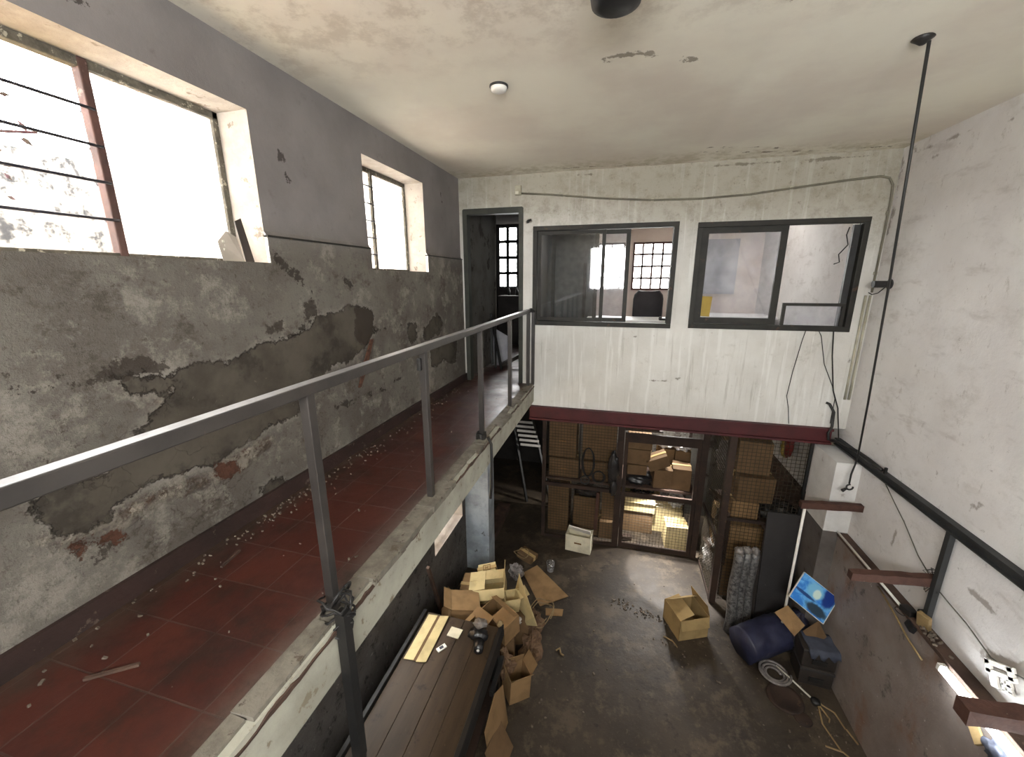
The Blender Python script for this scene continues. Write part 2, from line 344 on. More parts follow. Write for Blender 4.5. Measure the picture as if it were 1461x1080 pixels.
t = NT('yard_wall')
n2 = t.noise(5, 7, .75); z = t.sep()[2]
col = t.mix(t.step(n2, .48, .6), srgb(90, 87, 84), srgb(20, 20, 22))
col = t.mix(t.step(z, 4.62, 4.55), col, t.mix(t.step(t.noise(26, 4, .6), .45, .55), srgb(129, 98, 78), srgb(168, 153, 129)))
M['yardwall'] = t.fin(col, .9)

# ------------------------------------------------------------------ mesh builder
class MB:
    def __init__(s): s.v = []; s.f = []
    def add(s, vs, fs):
        o = len(s.v); s.v += [Vector(v) for v in vs]; s.f += [tuple(i+o for i in f) for f in fs]; return s
    def box(s, c, d, rot=None):
        hx, hy, hz = d[0]/2, d[1]/2, d[2]/2
        vs = [Vector((x, y, z)) for x in (-hx, hx) for y in (-hy, hy) for z in (-hz, hz)]
        if rot is not None:
            m = rot if isinstance(rot, Matrix) else Euler(rot).to_matrix()
            vs = [m @ v for v in vs]
        c = Vector(c)
        return s.add([v+c for v in vs], [(0, 1, 3, 2), (4, 6, 7, 5), (0, 4, 5, 1), (2, 3, 7, 6), (0, 2, 6, 4), (1, 5, 7, 3)])
    def b2(s, a, b):
        return s.box([(p+q)/2 for p, q in zip(a, b)], [abs(q-p) for p, q in zip(a, b)])
    def bar(s, a, b, w, h=None, up=(0, 0, 1)):
        a, b = Vector(a), Vector(b); d = (b-a); L = d.length; d.normalize()
        u = Vector(up)
        if abs(d.dot(u)) > .98: u = Vector((0, 1, 0))
        x = d.cross(u).normalized(); zz = x.cross(d).normalized()
        m = Matrix((x, d, zz)).transposed()
        return s.box((a+b)/2, (w, L, h or w), m)
    def tube(s, pts, r, n=8, caps=True):
        pts = [Vector(p) for p in pts]; rr = r if isinstance(r, (list, tuple)) else [r]*len(pts)
        rings = []; prev = None
        for i, p in enumerate(pts):
            d = (pts[min(i+1, len(pts)-1)]-pts[max(i-1, 0)])
            if d.length < 1e-9: d = Vector((0, 0, 1))
            d.normalize()
            if prev is None:
                u = Vector((0, 0, 1)) if abs(d.z) < .9 else Vector((1, 0, 0))
                x = d.cross(u).normalized()
            else:
                x = (prev-d*prev.dot(d)).normalized()
            prev = x; y = d.cross(x)
            rings.append([p+(x*math.cos(2*math.pi*k/n)+y*math.sin(2*math.pi*k/n))*rr[i] for k in range(n)])
        vs = [v for q in rings for v in q]; fs = []
        for i in range(len(pts)-1):
            for k in range(n):
                a = i*n+k; b = i*n+(k+1) % n; fs.append((a, b, b+n, a+n))
        if caps:
            fs.append(tuple(range(n-1, -1, -1))); fs.append(tuple((len(pts)-1)*n+k for k in range(n)))
        return s.add(vs, fs)
    def lathe(s, prof, n=24, c=(0, 0, 0)):
        c = Vector(c); vs = []; fs = []
        for r, z in prof:
            for k in range(n):
                a = 2*math.pi*k/n; vs.append(c+Vector((r*math.cos(a), r*math.sin(a), z)))
        for i in range(len(prof)-1):
            for k in range(n):
                a = i*n+k; b = i*n+(k+1) % n; fs.append((a, b, b+n, a+n))
        fs.append(tuple(range(n-1, -1, -1))); fs.append(tuple((len(prof)-1)*n+k for k in range(n)))
        return s.add(vs, fs)
    def slab(s, pts, th, nrm=None):
        """polygon given in 3D, thickened along its normal"""
        pts = [Vector(p) for p in pts]
        if nrm is None: nrm = (pts[1]-pts[0]).cross(pts[2]-pts[0]).normalized()
        else: nrm = Vector(nrm)
        n = len(pts)
        vs = pts+[p+nrm*th for p in pts]
        fs = [tuple(range(n-1, -1, -1)), tuple(range(n, 2*n))]+[(i, (i+1) % n, (i+1) % n+n, i+n) for i in range(n)]
        return s.add(vs, fs)
    def blob(s, c, d, seed=0, amp=.25, fr=3., nu=20, nv=12, flat=None):
        c = Vector(c); vs = []; fs = []
        from mathutils import noise as mn
        for i in range(nv+1):
            th = math.pi*i/nv
            for k in range(nu):
                ph = 2*math.pi*k/nu
                p = Vector((math.sin(th)*math.cos(ph), math.sin(th)*math.sin(ph), math.cos(th)))
                q = p*fr+Vector((seed*3.1, seed*1.7, seed))
                a = 1+amp*(mn.noise(q)+.6*mn.noise(q*2.3)+.4*mn.noise(q*5))
                v = Vector((p.x*d[0]/2*a, p.y*d[1]/2*a, p.z*d[2]/2*a))
                if flat is not None and v.z < -d[2]/2*flat: v.z = -d[2]/2*flat
                vs.append(c+v)
        for i in range(nv):
            for k in range(nu):
                a = i*nu+k; b = i*nu+(k+1) % nu; fs.append((a, a+nu, b+nu, b))
        return s.add(vs, fs)
    def build(s, name, mat, parent=None, bevel=0., smooth=False, world=True, keep=False):
        vs = s.v
        loc = Vector((0, 0, 0))
        if parent is not None:
            if world:
                im = parent['_m'] if False else mats[parent.name].inverted()
                vs = [im @ v for v in vs]
        elif not keep:
            xs = [v.x for v in vs]; ys = [v.y for v in vs]; zs = [v.z for v in vs]
            loc = Vector(((min(xs)+max(xs))/2, (min(ys)+max(ys))/2, min(zs)))
            vs = [v-loc for v in vs]
        me = bpy.data.meshes.new(name); me.from_pydata([tuple(v) for v in vs], [], s.f); me.update()
        me.materials.append(mat)
        if smooth: me.polygons.foreach_set('use_smooth', [True]*len(me.polygons))
        o = bpy.data.objects.new(name, me); o.location = loc; C.objects.link(o)
        if bevel:
            b = o.modifiers.new('edge', 'BEVEL'); b.width = bevel; b.segments = 2; b.limit_method = 'ANGLE'
        if parent is not None:
            o.parent = parent; mats[o.name] = mats[parent.name].copy()
        else:
            mats[o.name] = Matrix.Translation(loc)
        return o
mats = {}

def tag(o, label, cat, group=None):
    o['label'] = label; o['category'] = cat
    if group: o['group'] = group
    return o
def thing(name, label, cat, loc=(0, 0, 0), rot=(0, 0, 0), group=None):
    o = bpy.data.objects.new(name, None); o.empty_display_size = .1; C.objects.link(o)
    o.location = loc; o.rotation_euler = rot
    mats[o.name] = Matrix.Translation(loc) @ Euler(rot).to_matrix().to_4x4()
    return tag(o, label, cat, group)
def struct(o): o['kind'] = 'structure'; return o
def sempty(name, loc):
    o = bpy.data.objects.new(name, None); C.objects.link(o); o.location = loc
    mats[o.name] = Matrix.Translation(loc); o['kind'] = 'structure'; return o

# ------------------------------------------------------------------ wall sheets with traced patches
def sdf_poly(P, poly):
    poly = np.array(poly); d = np.full(len(P), 1e9); ins = np.zeros(len(P), bool); n = len(poly)
    for i in range(n):
        a = poly[i]; b = poly[(i+1) % n]; ab = b-a
        tt = np.clip(((P-a) @ ab)/(ab @ ab+1e-12), 0, 1)
        d = np.minimum(d, np.linalg.norm(P-a-tt[:, None]*ab, axis=1))
        c = ((a[1] > P[:, 1]) != (b[1] > P[:, 1])) & (P[:, 0] < (b[0]-a[0])*(P[:, 1]-a[1])/(b[1]-a[1]+1e-12)+a[0])
        ins ^= c
    return np.where(ins, -d, d)
def sdf_line(P, pts, w):
    d = np.full(len(P), 1e9); pts = np.array(pts)
    for a, b in zip(pts[:-1], pts[1:]):
        ab = b-a; tt = np.clip(((P-a) @ ab)/(ab @ ab+1e-12), 0, 1)
        d = np.minimum(d, np.linalg.norm(P-a-tt[:, None]*ab, axis=1))
    return d-w
def sheet(name, mat, o, u, v, ur, vr, holes=(), step=.04, attrs={}, disp=None):
    """wall sheet spanned by axes u, v from world origin o; holes are (u0,u1,v0,v1)"""
    def grid(r, hs):
        g = set(np.round(np.linspace(r[0], r[1], max(2, int((r[1]-r[0])/step)+1)), 5))
        hs = [h for h in hs if r[0] < h < r[1]]
        g = [x for x in g if all(abs(x-h) > step*.45 for h in hs) or x in r]
        return np.array(sorted(set(g) | set(hs)))
    U = grid(ur, [h for q in holes for h in q[:2]]); V = grid(vr, [h for q in holes for h in q[2:]])
    uu, vv = np.meshgrid(U, V); P = np.stack([uu.ravel(), vv.ravel()], 1)
    o, u, v = np.array(o), np.array(u), np.array(v)
    W = o+P[:, :1]*u+P[:, 1:]*v
    if disp is not None: W = W+disp(P)
    nu = len(U); fs = []
    for j in range(len(V)-1):
        for i in range(nu-1):
            cu, cv = (U[i]+U[i+1])/2, (V[j]+V[j+1])/2
            if any(h[0] < cu < h[1] and h[2] < cv < h[3] for h in holes): continue
            a = j*nu+i; fs.append((a, a+1, a+nu+1, a+nu))
    me = bpy.data.meshes.new(name); me.from_pydata(W.tolist(), [], fs); me.update(); me.materials.append(mat)
    for k, (polys, lines) in attrs.items():
        d = np.full(len(P), .6)
        for q in polys: d = np.minimum(d, sdf_poly(P, q))
        for q, w in lines: d = np.minimum(d, sdf_line(P, q, w))
        at = me.attributes.new(k, 'FLOAT', 'POINT'); at.data.foreach_set('value', d.astype(np.float32))
    ob = bpy.data.objects.new(name, me); C.objects.link(ob); mats[ob.name] = Matrix.Identity(4)
    return struct(ob)

XL, XR, YB, ZC, ZW = -2.09, 2.64, 5.25, 5.70, 3.05
YN, YF = -2.0, 9.1
W1 = (.15, 2.09, 4.55, 5.38); W2 = (3.16, 4.23, 4.53, 5.44); W3 = (4.05, 5.0, 1.0, 2.4); W3_added = (2.2, 3.7, 1.3, 2.4)

big = [(1.21, 3.79), (1.36, 3.89), (1.42, 3.94), (1.43, 4.04), (1.55, 4.02), (1.8, 4.01), (1.9, 4.08), (2.12, 4.08), (2.36, 4.11), (2.4, 4.19), (2.64, 4.21), (2.89, 4.24), (3.09, 4.2), (3.11, 4.02), (2.96, 3.9), (2.79, 3.83), (2.48, 3.8), (2.17, 3.65), (2.13, 3.56), (1.81, 3.54), (1.61, 3.51), (1.49, 3.47), (1.31, 3.51), (1.18, 3.52), (1.09, 3.5), (1.03, 3.46), (.96, 3.45), (.88, 3.47), (.86, 3.54), (.84, 3.64), (.87, 3.66), (1.1, 3.66)]
pb = [big,
      [(3.68, 4.02), (3.89, 4.01), (3.87, 3.81), (3.71, 3.81)],
      [(3.99, 3.9), (4.38, 4.06), (4.55, 3.96), (4.43, 3.82), (4.03, 3.78)],
      [(4.15, 3.72), (4.95, 3.66), (4.92, 3.36), (4.53, 3.47), (4.18, 3.45)],
      [(1.76, 3.2), (1.85, 3.21), (2.03, 3.12), (1.92, 3.07), (1.79, 3.09)],
      [(1.18, 4.04), (1.27, 4.04), (1.41, 4.02), (1.41, 3.95), (1.34, 3.92), (1.24, 3.96)]]
pd = [[(2.87, 4.24), (3.09, 4.2), (3.11, 4.02), (2.96, 3.9), (2.82, 3.99)],
      [(1.0, 4.1), (1.08, 4.05), (1.17, 4.1), (1.25, 4.11), (1.41, 4.1), (1.43, 4.04), (1.35, 4.0), (1.27, 4.04), (1.18, 4.03), (1.02, 4.05)],
      [(2.31, 4.29), (2.45, 4.32), (2.41, 4.19), (2.3, 4.18)], [(.85, 3.99), (.89, 3.96), (.88, 3.9), (.85, 3.92)],
      [(.83, 4.17), (.91, 4.16), (.88, 4.13), (.83, 4.12)], [(.86, 3.8), (.94, 3.82), (.93, 3.79), (.87, 3.77)],
      [(1.99, 4.16), (2.1, 4.2), (2.12, 4.14), (2.0, 4.12)], [(.95, 3.34), (1.02, 3.36), (1.04, 3.31), (.96, 3.29)]]
pk = [[(1.51, 3.48), (1.65, 3.43), (1.64, 3.34), (1.51, 3.4)],
      [(.88, 3.44), (.97, 3.41), (1.09, 3.34), (1.07, 3.32), (.97, 3.37), (.92, 3.35), (.88, 3.39)]]
pc = [[(1.07, 3.48), (1.18, 3.49), (1.31, 3.5), (1.49, 3.45), (1.66, 3.49), (1.9, 3.5), (1.91, 3.42), (1.68, 3.38), (1.43, 3.38), (1.24, 3.41), (1.12, 3.39), (1.03, 3.42), (.86, 3.42), (.82, 3.51), (.85, 3.52)],
      [(1.41, 4.02), (1.5, 4.0), (1.42, 3.88), (1.32, 3.84), (1.3, 3.9)]]
lines = [([(2.12, 4.59), (2.28, 4.47), (2.4, 4.37), (2.4, 4.32)], .012), ([(2.4, 4.19), (2.17, 4.09), (2.01, 4.1)], .012),
         ([(.5, 4.02), (.84, 4.06), (1.0, 4.07)], .004), ([(3.1, 4.0), (3.4, 4.03), (3.62, 4.0)], .006),
         ([(2.75, 4.48), (2.84, 4.4), (2.82, 4.36)], .008), ([(2.5, 3.5), (3.2, 3.45), (3.5, 3.5)], .004),
         ([(.9, 5.55), (1.4, 5.5)], .003), ([(2.3, 5.2), (2.34, 5.05)], .006), ([(4.7, 5.4), (4.75, 5.3)], .008)]
def ldisp(P):
    o = np.zeros((len(P), 3)); o[:, 0] = np.where(P[:, 1] < 4.71, .022, 0.); return o
sheet('wall_left', M['leftwall'], (XL, 0, 0), (0, 1, 0), (0, 0, 1), (YN, YB), (ZW, ZC), [W1, W2], .04,
      {'bare': (pb, []), 'dark': (pd, []), 'brick': (pk, []), 'crust': (pc, []), 'crack': ([], lines)}, ldisp)
sheet('wall_left_lower', M['brick'], (XL, 0, 0), (0, 1, 0), (0, 0, 1), (YN, YB+.15), (0, ZW-.05), [W3, W3_added], .3)
mb = MB()
for q in ((YN, W1[0]), (W1[1], W2[0]), (W2[1], YB)):
    mb.b2((XL-.01, q[0], 4.70), (XL+.026, q[1], 4.712))
struct(mb.build('trim_1', M['winframe']))

def reveal(name, w, mat):
    d = .27; mb = MB(); x0, x1 = XL-d, XL+.0
    y0, y1, z0, z1 = w
    mb.add([(x0, y0, z0), (x1, y0, z0), (x1, y1, z0), (x0, y1, z0), (x0, y0, z1), (x1, y0, z1), (x1, y1, z1), (x0, y1, z1)],
           [(0, 1, 2, 3), (4, 7, 6, 5), (0, 4, 5, 1), (3, 2, 6, 7)])
    return mb
revmat = wmat('window_reveal_plaster', srgb(176, 168, 158), srgb(152, 144, 134), sc=4, rough=.9, bump=.3, c3=srgb(128, 118, 106), th=.6, sp=9)

def barred_window(name, w, mull, bars, panes, framem):
    y0, y1, z0, z1 = w; xf = XL-.23
    root = sempty(name, (XL-.12, (y0+y1)/2, z0))
    reveal(name, w, revmat).build('window_reveal', revmat, root)
    mb = MB()
    mb.b2((xf-.02, y0, z1-.04), (xf+.02, y1, z1)); mb.b2((xf-.02, y0, z0), (xf+.02, y1, z0+.025))
    mb.b2((xf-.02, y0, z0), (xf+.02, y0+.03, z1)); mb.b2((xf-.02, y1-.035, z0), (xf+.02, y1, z1))
    mb.build('window_frame', framem, root, bevel=.004)
    for i, ym in enumerate(mull):
        MB().b2((xf-.025, ym-.018, z0), (xf+.025, ym+.018, z1)).build('mullion', M['rustframe'] if len(bars) == 4 else framem, root, bevel=.005)
    edges = [y0+.03]+list(mull)+[y1-.035]
    for zb in bars:
        MB().tube([(xf+.035, y0, zb), (xf+.035, mull[-1], zb)], .0065, 8).build('window_bar', M['bar'], root, smooth=True)
        MB().tube([(xf-.055, mull[-1], zb), (xf-.055, y1, zb)], .0055, 8).build('window_bar', M['bar'], root, smooth=True)
    for a, b, pm in zip(edges[:-1], edges[1:], panes):
        MB().b2((xf-.004, a, z0+.02), (xf+.002, b, z1-.03)).build('pane', M[pm], root)
    return root
barred_window('window_1', W1, [.82, 1.47], [4.72, 4.88, 5.03, 5.18], ['glass', 'glass', 'frosted'], M['flakyframe'])
barred_window('window_2', W2, [3.6], [4.68, 4.83, 4.98, 5.13, 5.28], ['frosted', 'frosted'], M['flakyframe'])
# low window under the walkway
root = sempty('window_3', (XL-.1, 4.5, 1.0))
reveal('r', W3, revmat).build('window_reveal', revmat, root)
mb = MB(); xf = XL-.2
for yy in (4.05, 4.36, 4.68, 5.0): mb.b2((xf-.02, yy-.02, 1.0), (xf+.02, yy+.02, 2.4))
for zz in (1.0, 1.28, 1.55, 1.82, 2.1, 2.4): mb.b2((xf-.02, 4.05, zz-.015), (xf+.02, 5.0, zz+.015))
mb.build('window_frame', M['winframe'], root)
MB().b2((xf-.004, 4.05, 1.0), (xf+.002, 5.0, 2.4)).build('pane', M['dirtyglass'], root)
root = sempty('added_opening', (XL-.1, 2.95, 1.3))  # added opening, out of sight, lets more daylight onto the carton heap
reveal('r', W3_added, revmat).build('window_reveal', revmat, root)  # reveal of the added unseen opening
mb = MB()
for yy in (2.2, 2.7, 3.2, 3.7): mb.b2((xf-.02, yy-.02, 1.3), (xf+.02, yy+.02, 2.4))
for zz in (1.3, 1.85, 2.4): mb.b2((xf-.02, 2.2, zz-.015), (xf+.02, 3.7, zz+.015))
mb.build('window_frame', M['winframe'], root)

struct(sheet('wall_left_return', M['darkwall'], (0, 5.40, 0), (1, 0, 0), (0, 0, 1), (XL-1.2, XL+.01), (0, 2.8), [], .5))
# ceiling, right wall, near wall
cpl = [([(-.18, 2.8), (0, 2.77), (.12, 2.8)], .02), ([(.28, 2.9), (.34, 2.93)], .015), ([(.7, 4.85), (1.2, 5.0), (1.75, 5.1), (2.5, 5.15)], .008),
       ([(.75, 4.72), (1.3, 4.86), (1.5, 4.95)], .004), ([(-.9, 5.15), (-.5, 5.12), (.2, 5.2)], .006), ([(.5, 2.3), (.65, 2.45)], .02)]
sheet('ceiling', M['ceiling'], (0, 0, ZC), (1, 0, 0), (0, 1, 0), (XL-1.2, XR), (YN, YF+.1), [], .05, {'crack': ([], cpl)})
rcl = [([(4.0, 5.56), (4.12, 5.52)], .012), ([(4.65, 5.52), (4.8, 5.48)], .01), ([(5.0, 5.6), (5.1, 5.66)], .02), ([(5.22, 5.6), (5.2, 5.2), (5.23, 4.9)], .02), ([(4.9, 5.3), (5.15, 5.25)], .006), ([(4.3, 5.62), (4.6, 5.6), (5.1, 5.62)], .004), ([(2.9, 4.1), (3.6, 3.6), (4.2, 3.5)], .001),
       ([(3.4, 2.85), (3.5, 2.75)], .012), ([(3.0, 2.3), (3.1, 2.2), (3.3, 2.2)], .012), ([(4.1, 2.2), (4.14, 2.0)], .012), ([(2.78, 2.02), (3.05, 1.86)], .05)]
sheet('wall_right', M['rightwall'], (XR, 0, 0), (0, 1, 0), (0, 0, 1), (YN, YF), (0, ZC), [], .05, {'crack': ([], rcl)})
NW = (-.9, 1.7, 4.15, 5.35)
sheet('wall_near', M['rightwall'], (0, YN, 0), (1, 0, 0), (0, 0, 1), (XL-.6, XR), (0, ZC), [NW], .3)
root = sempty('window_4', (.4, YN, 4.15))
mb = MB()
for xx in (-.9, -.03, .83, 1.7): mb.b2((xx-.03, YN-.04, 4.15), (xx+.03, YN+.02, 5.35))
for zz in (4.15, 5.35): mb.b2((-.9, YN-.04, zz-.03), (1.7, YN+.02, zz+.03))
mb.build('window_frame', M['winframe'], root)
struct(MB().b2((2.55, YN, 0), (XR-.002, 4.82, 1.62)).build('trim_2', M['dado'], keep=True))       # painted dado
struct(MB().b2((2.56, 5.32, 0), (XR-.002, YF, 1.6)).build('trim_3', M['plank'], keep=True))
struct(sheet('floor', M['floor'], (0, 0, 0), (1, 0, 0), (0, 1, 0), (XL-1.2, XR), (YN, YF+.1), [], .5))

# ------------------------------------------------------------------ walkway
struct(MB().b2((XL+.0, YN, 2.80), (-1.07, YB+.12, ZW-.012)).build('slab_walkway', M['fascia'], keep=True))
struct(MB().b2((XL+.0, YN, ZW-.012), (-1.17, YB+.12, ZW)).build('floor_walkway', M['tiles'], keep=True))
# broken cement lip along the edge
mb = MB(); rnd = random.Random(3); y = YN
while y < YB:
    L = rnd.uniform(.12, .4); x1 = -1.06+rnd.uniform(-.045, .012); x0 = -1.17
    z1 = ZW+rnd.uniform(0, .012); k = rnd.uniform(-.012, .012)
    mb.slab([(x0, y, ZW-.03), (x1, y+.004, ZW-.03), (x1+k, y+L-.004, ZW-.03), (x0, y+L, ZW-.03)], z1-ZW+.03, (0, 0, 1))
    y += L
struct(mb.build('trim_walkway_lip', M['lip'], keep=True))
mb = MB(); from mathutils import noise as mnoise; n = 420; vs = []; fs = []
for k in range(n):
    y = YN+(YB-YN)*k/(n-1); q = Vector((0, y*9, 0)); a = mnoise.noise(q)*.016+mnoise.noise(q*3)*.008
    w_ = .006+.012*max(0, mnoise.noise(q*.7+Vector((3, 0, 0)))+.25)
    zc = ZW-.036+a
    vs += [(-1.075, y, zc+w_), (-1.062+a*.3, y, zc+w_), (-1.064+a*.3, y, zc-w_), (-1.075, y, zc-w_)]
for k in range(n-1):
    for m in range(3): fs.append((k*4+m, k*4+m+1, k*4+5+m, k*4+4+m))
mb.add(vs, fs)
struct(mb.build('trim_walkway_crust', M['plank'], keep=True))
struct(MB().b2((XL+.015, YN, ZW), (XL+.045, YB, ZW+.10)).build('baseboard_left', M['base'], keep=True))
# plaster crumbs on the tiles by the wall
mb = MB(); rnd = random.Random(5)
for i in range(260):
    yy = rnd.uniform(.5, 4.8) if i % 2 else rnd.choice([1.9, 2.1, 1.55, 2.7])+rnd.gauss(0, .12)
    xx = XL+.06+abs(rnd.gauss(0, .09)) if i % 9 else rnd.uniform(-2, -1.2); s_ = rnd.uniform(.003, .011)
    mb.box((xx, yy, ZW+s_*.3), (s_, s_*rnd.uniform(.7, 2), s_*.7), (rnd.random(), rnd.random()*.4, rnd.random()*3))
o = tag(mb.build('plaster_crumbs', M['rubble'], keep=True), 'pale plaster crumbs fallen along the skirting of the red tiled walkway', 'debris'); o['kind'] = 'stuff'
for i, (x, y, a, L, lb) in enumerate([(-1.86, 1.36, .2, .13, 'thin dark splinter lying on the walkway tiles nearest the skirting'), (-1.72, .76, 2.2, .16, 'short wood splinter on the red tiles at the lower left corner')]):
    tag(MB().box((x, y, ZW+.006), (.012, L, .01), (0, 0, a)).build('wood_splinter', M['plank']), lb, 'splinter')

# railing
rail = thing('handrail', 'grey steel railing with one flat top rail along the walkway edge', 'railing', (-1.13, 2.0, ZW))
MB().b2((-1.155, YN, 4.025), (-1.105, 5.16, 4.07)).build('top_rail', M['steel'], rail, bevel=.004)
MB().b2((-1.152, YN, 4.0695), (-1.108, 5.14, 4.0715)).build('sheen_top_face', M['railsheen'], rail)  # thin pale strip standing in for window light on the rail top
for y in (-.9, .2, 1.22, 2.18, 3.22, 4.2, 5.13):
    p = MB().b2((-1.15, y-.02, ZW-.04), (-1.11, y+.02, 4.03)).build('rail_post', M['steel'], rail, bevel=.003)
p = MB().b2((-1.10, 5.195, ZW), (-1.06, 5.235, 4.03)).build('rail_post', M['steel'], rail, bevel=.003)
MB().tube([(-1.13, 5.13, 4.045), (-1.1, 5.17, 4.06), (-1.08, 5.22, 4.04)], .025, 10).build('rail_elbow', M['darksteel'], rail, smooth=True)
lk = MB().b2((-1.155, 2.135, 3.915), (-1.13, 2.16, 3.99)).build('latch_block', M['black'], rail, bevel=.004)
# strut lashed to the second post, running down to the bench
st = thing('steel_strut', 'dark steel strut lashed with wire to the foot of a railing post', 'strut', (-1.03, 1.16, .86))
MB().bar((-1.045, 1.17, 3.10), (-1.02, 1.14, 2.35), .045).build('upper_bar', M['black'], st)
MB().bar((-1.022, 1.142, 2.36), (-1.03, 1.10, .86), .04).build('lower_bar', M['black'], st)
mb = MB(); rnd = random.Random(9)
for k in range(7):
    cz = 3.0+k*.022; pts = []
    for j in range(17):
        a = 2*math.pi*j/16; r = .048+rnd.uniform(-.006, .012)
        pts.append((-1.09+1.3*r*math.cos(a), 1.19+r*math.sin(a), cz+.02*math.sin(a*2+k)))
    mb.tube(pts, .005, 6)
pts = [(-1.07+.05*math.cos(a)*.5, 1.2+.06*math.sin(a), 3.15+.05*math.cos(a)) for a in np.linspace(0, 6.2, 14)]
mb.tube(pts, .006, 6)
mb.build('lashing', M['cable'], st, smooth=True)
# rope of wire tied at another post
mb = MB()
for k in range(4):
    mb.tube([(-1.13+.04*math.cos(a)+.0, 3.2+.05*math.sin(a), 3.07+.012*k+.01*math.sin(3*a)) for a in np.linspace(0, 6.28, 14)], .007, 6)
mb.tube([(-1.07, 3.2, 3.08), (-1.03, 3.18, 3.02), (-1.025, 3.17, 2.85), (-1.03, 3.16, 2.6), (-1.035, 3.15, 2.5)], .013, 7)
tag(mb.build('wire_rope', M['cable'], smooth=True), 'dark wire rope knotted at a railing post foot, hanging over the slab edge', 'rope')
tag(MB().slab([(-2.05, 2.78, 3.58), (-2.05, 2.81, 3.58), (-2.05, 2.9, 3.7), (-2.05, 3.04, 3.95), (-2.05, 3.0, 3.95), (-2.05, 2.86, 3.74)], .012, (1, 0, 0)).build('peeling_strip', M['bark']),
    'dark strip of peeling board hanging off the damp wall patch behind the rail', 'strip')
# bottle shaped cardboard on the sill of the big window
sc = thing('cut_cardboard', 'pointed piece of printed cardboard leaning in the corner of the big window', 'cardboard', (-2.22, 1.97, 4.55), (0, 0, 0))
MB().slab([(-2.2, 1.89, 4.552), (-2.16, 1.99, 4.552), (-2.18, 1.975, 4.69), (-2.195, 1.93, 4.72), (-2.215, 1.885, 4.66)], .008).build('sheet', card_mat('grey_card', srgb(150, 142, 132)), sc)
MB().slab([(-2.16, 2.0, 4.552), (-2.14, 2.04, 4.552), (-2.19, 2.035, 4.8), (-2.2, 2.0, 4.78)], .008).build('dark_sheet', M['darkplastic'], sc)
mb = MB()
for k in range(5): mb.box((-2.195, 1.905+.01*(k % 2), 4.575+k*.022), (.004, .012, .012))
mb.build('printed_mark', M['offwhite'], sc)

# ------------------------------------------------------------------ back wall
D = (-2.03, -1.24, ZW, 5.32); L1 = (-1.09, .61, 3.87, 5.08); L2 = (.83, 2.47, 3.88, 5.06)
bcl = [([(.45, 3.19), (.62, 3.2), (.78, 3.23)], .012), ([(.2, 3.76), (.22, 3.75)], .02), ([(.7, 3.78), (.72, 3.77)], .02), ([(-1.17, 5.16), (-1.13, 5.16)], .02),
       ([(2.55, 3.6), (2.5, 3.4)], .012), ([(1.85, 5.63), (1.9, 5.62)], .02), ([(-.6, 5.66), (-.2, 5.62), (.2, 5.64)], .004), ([(.9, 5.66), (1.6, 5.64), (2.4, 5.66)], .008)]
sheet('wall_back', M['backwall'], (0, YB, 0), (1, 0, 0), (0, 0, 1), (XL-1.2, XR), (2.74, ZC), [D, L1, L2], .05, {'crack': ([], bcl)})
# thickness of the wall at the openings
def jamb(w, mat, name, nobottom=False):
    x0, x1, z0, z1 = w; y0, y1 = YB, YB+.14; mb = MB()
    v = [(x0, y0, z0), (x1, y0, z0), (x1, y0, z1), (x0, y0, z1), (x0, y1, z0), (x1, y1, z0), (x1, y1, z1), (x0, y1, z1)]
    mb.add(v, [(0, 4, 7, 3), (1, 2, 6, 5), (3, 7, 6, 2)]+([] if nobottom else [(0, 1, 5, 4)]))
    return mb
struct(sheet('wall_back_inner', M['office'], (0, YB+.14, 0), (1, 0, 0), (0, 0, 1), (XL-1.2, XR), (ZW, ZC), [D, L1, L2], .3))
dr = sempty('door_1', ((D[0]+D[1])/2, YB, ZW))
mb = jamb(D, M['doorgrey'], 'j', True); mb.build('door_jamb', M['doorgrey'], dr)
mb = MB(); mb.b2((D[0]-.01, YB-.02, ZW), (D[0]+.05, YB+.1, D[3])); mb.b2((D[1]-.045, YB-.02, ZW), (D[1]+.01, YB+.1, D[3])); mb.b2((D[0], YB-.019, D[3]-.06), (D[1], YB+.099, D[3]+.01))
mb.build('door_frame', M['doorgrey'], dr, bevel=.003)

# left office window: rusty frame, two sliding sashes
w3 = sempty('window_5', (-.24, YB, L1[2]))
jamb(L1, M['backwall'], 'j').build('window_reveal', M['jambpaint'], w3)
def frame(mb, w, y0, y1, t_, tb=None):
    x0, x1, z0, z1 = w; tb = tb or t_
    mb.b2((x0, y0, z1-t_), (x1, y1, z1)); mb.b2((x0, y0, z0), (x1, y1, z0+tb)); mb.b2((x0, y0, z0+tb), (x0+t_, y1, z1-t_)); mb.b2((x1-t_, y0, z0+tb), (x1, y1, z1-t_)); return mb
frame(MB(), (L1[0]-.01, L1[1]+.01, L1[2]-.01, L1[3]+.01), YB-.02, YB+.08, .055).build('window_frame', M['winframe'], w3, bevel=.004)
s1 = frame(MB(), (-1.04, -.2, 3.92, 5.03), YB+.012, YB+.03, .045).build('sash', M['winframe'], w3)
MB().b2((-1.0, YB+.019, 3.95), (-.24, YB+.023, 5.0)).build('pane', M['glass'], s1)
s2 = frame(MB(), (-.33, .09, 3.92, 5.03), YB+.04, YB+.058, .05).build('sash', M['winframe'], w3)
MB().b2((-.3, YB+.047, 3.95), (.05, YB+.051, 5.0)).build('pane', M['dirtyglass'], s2)
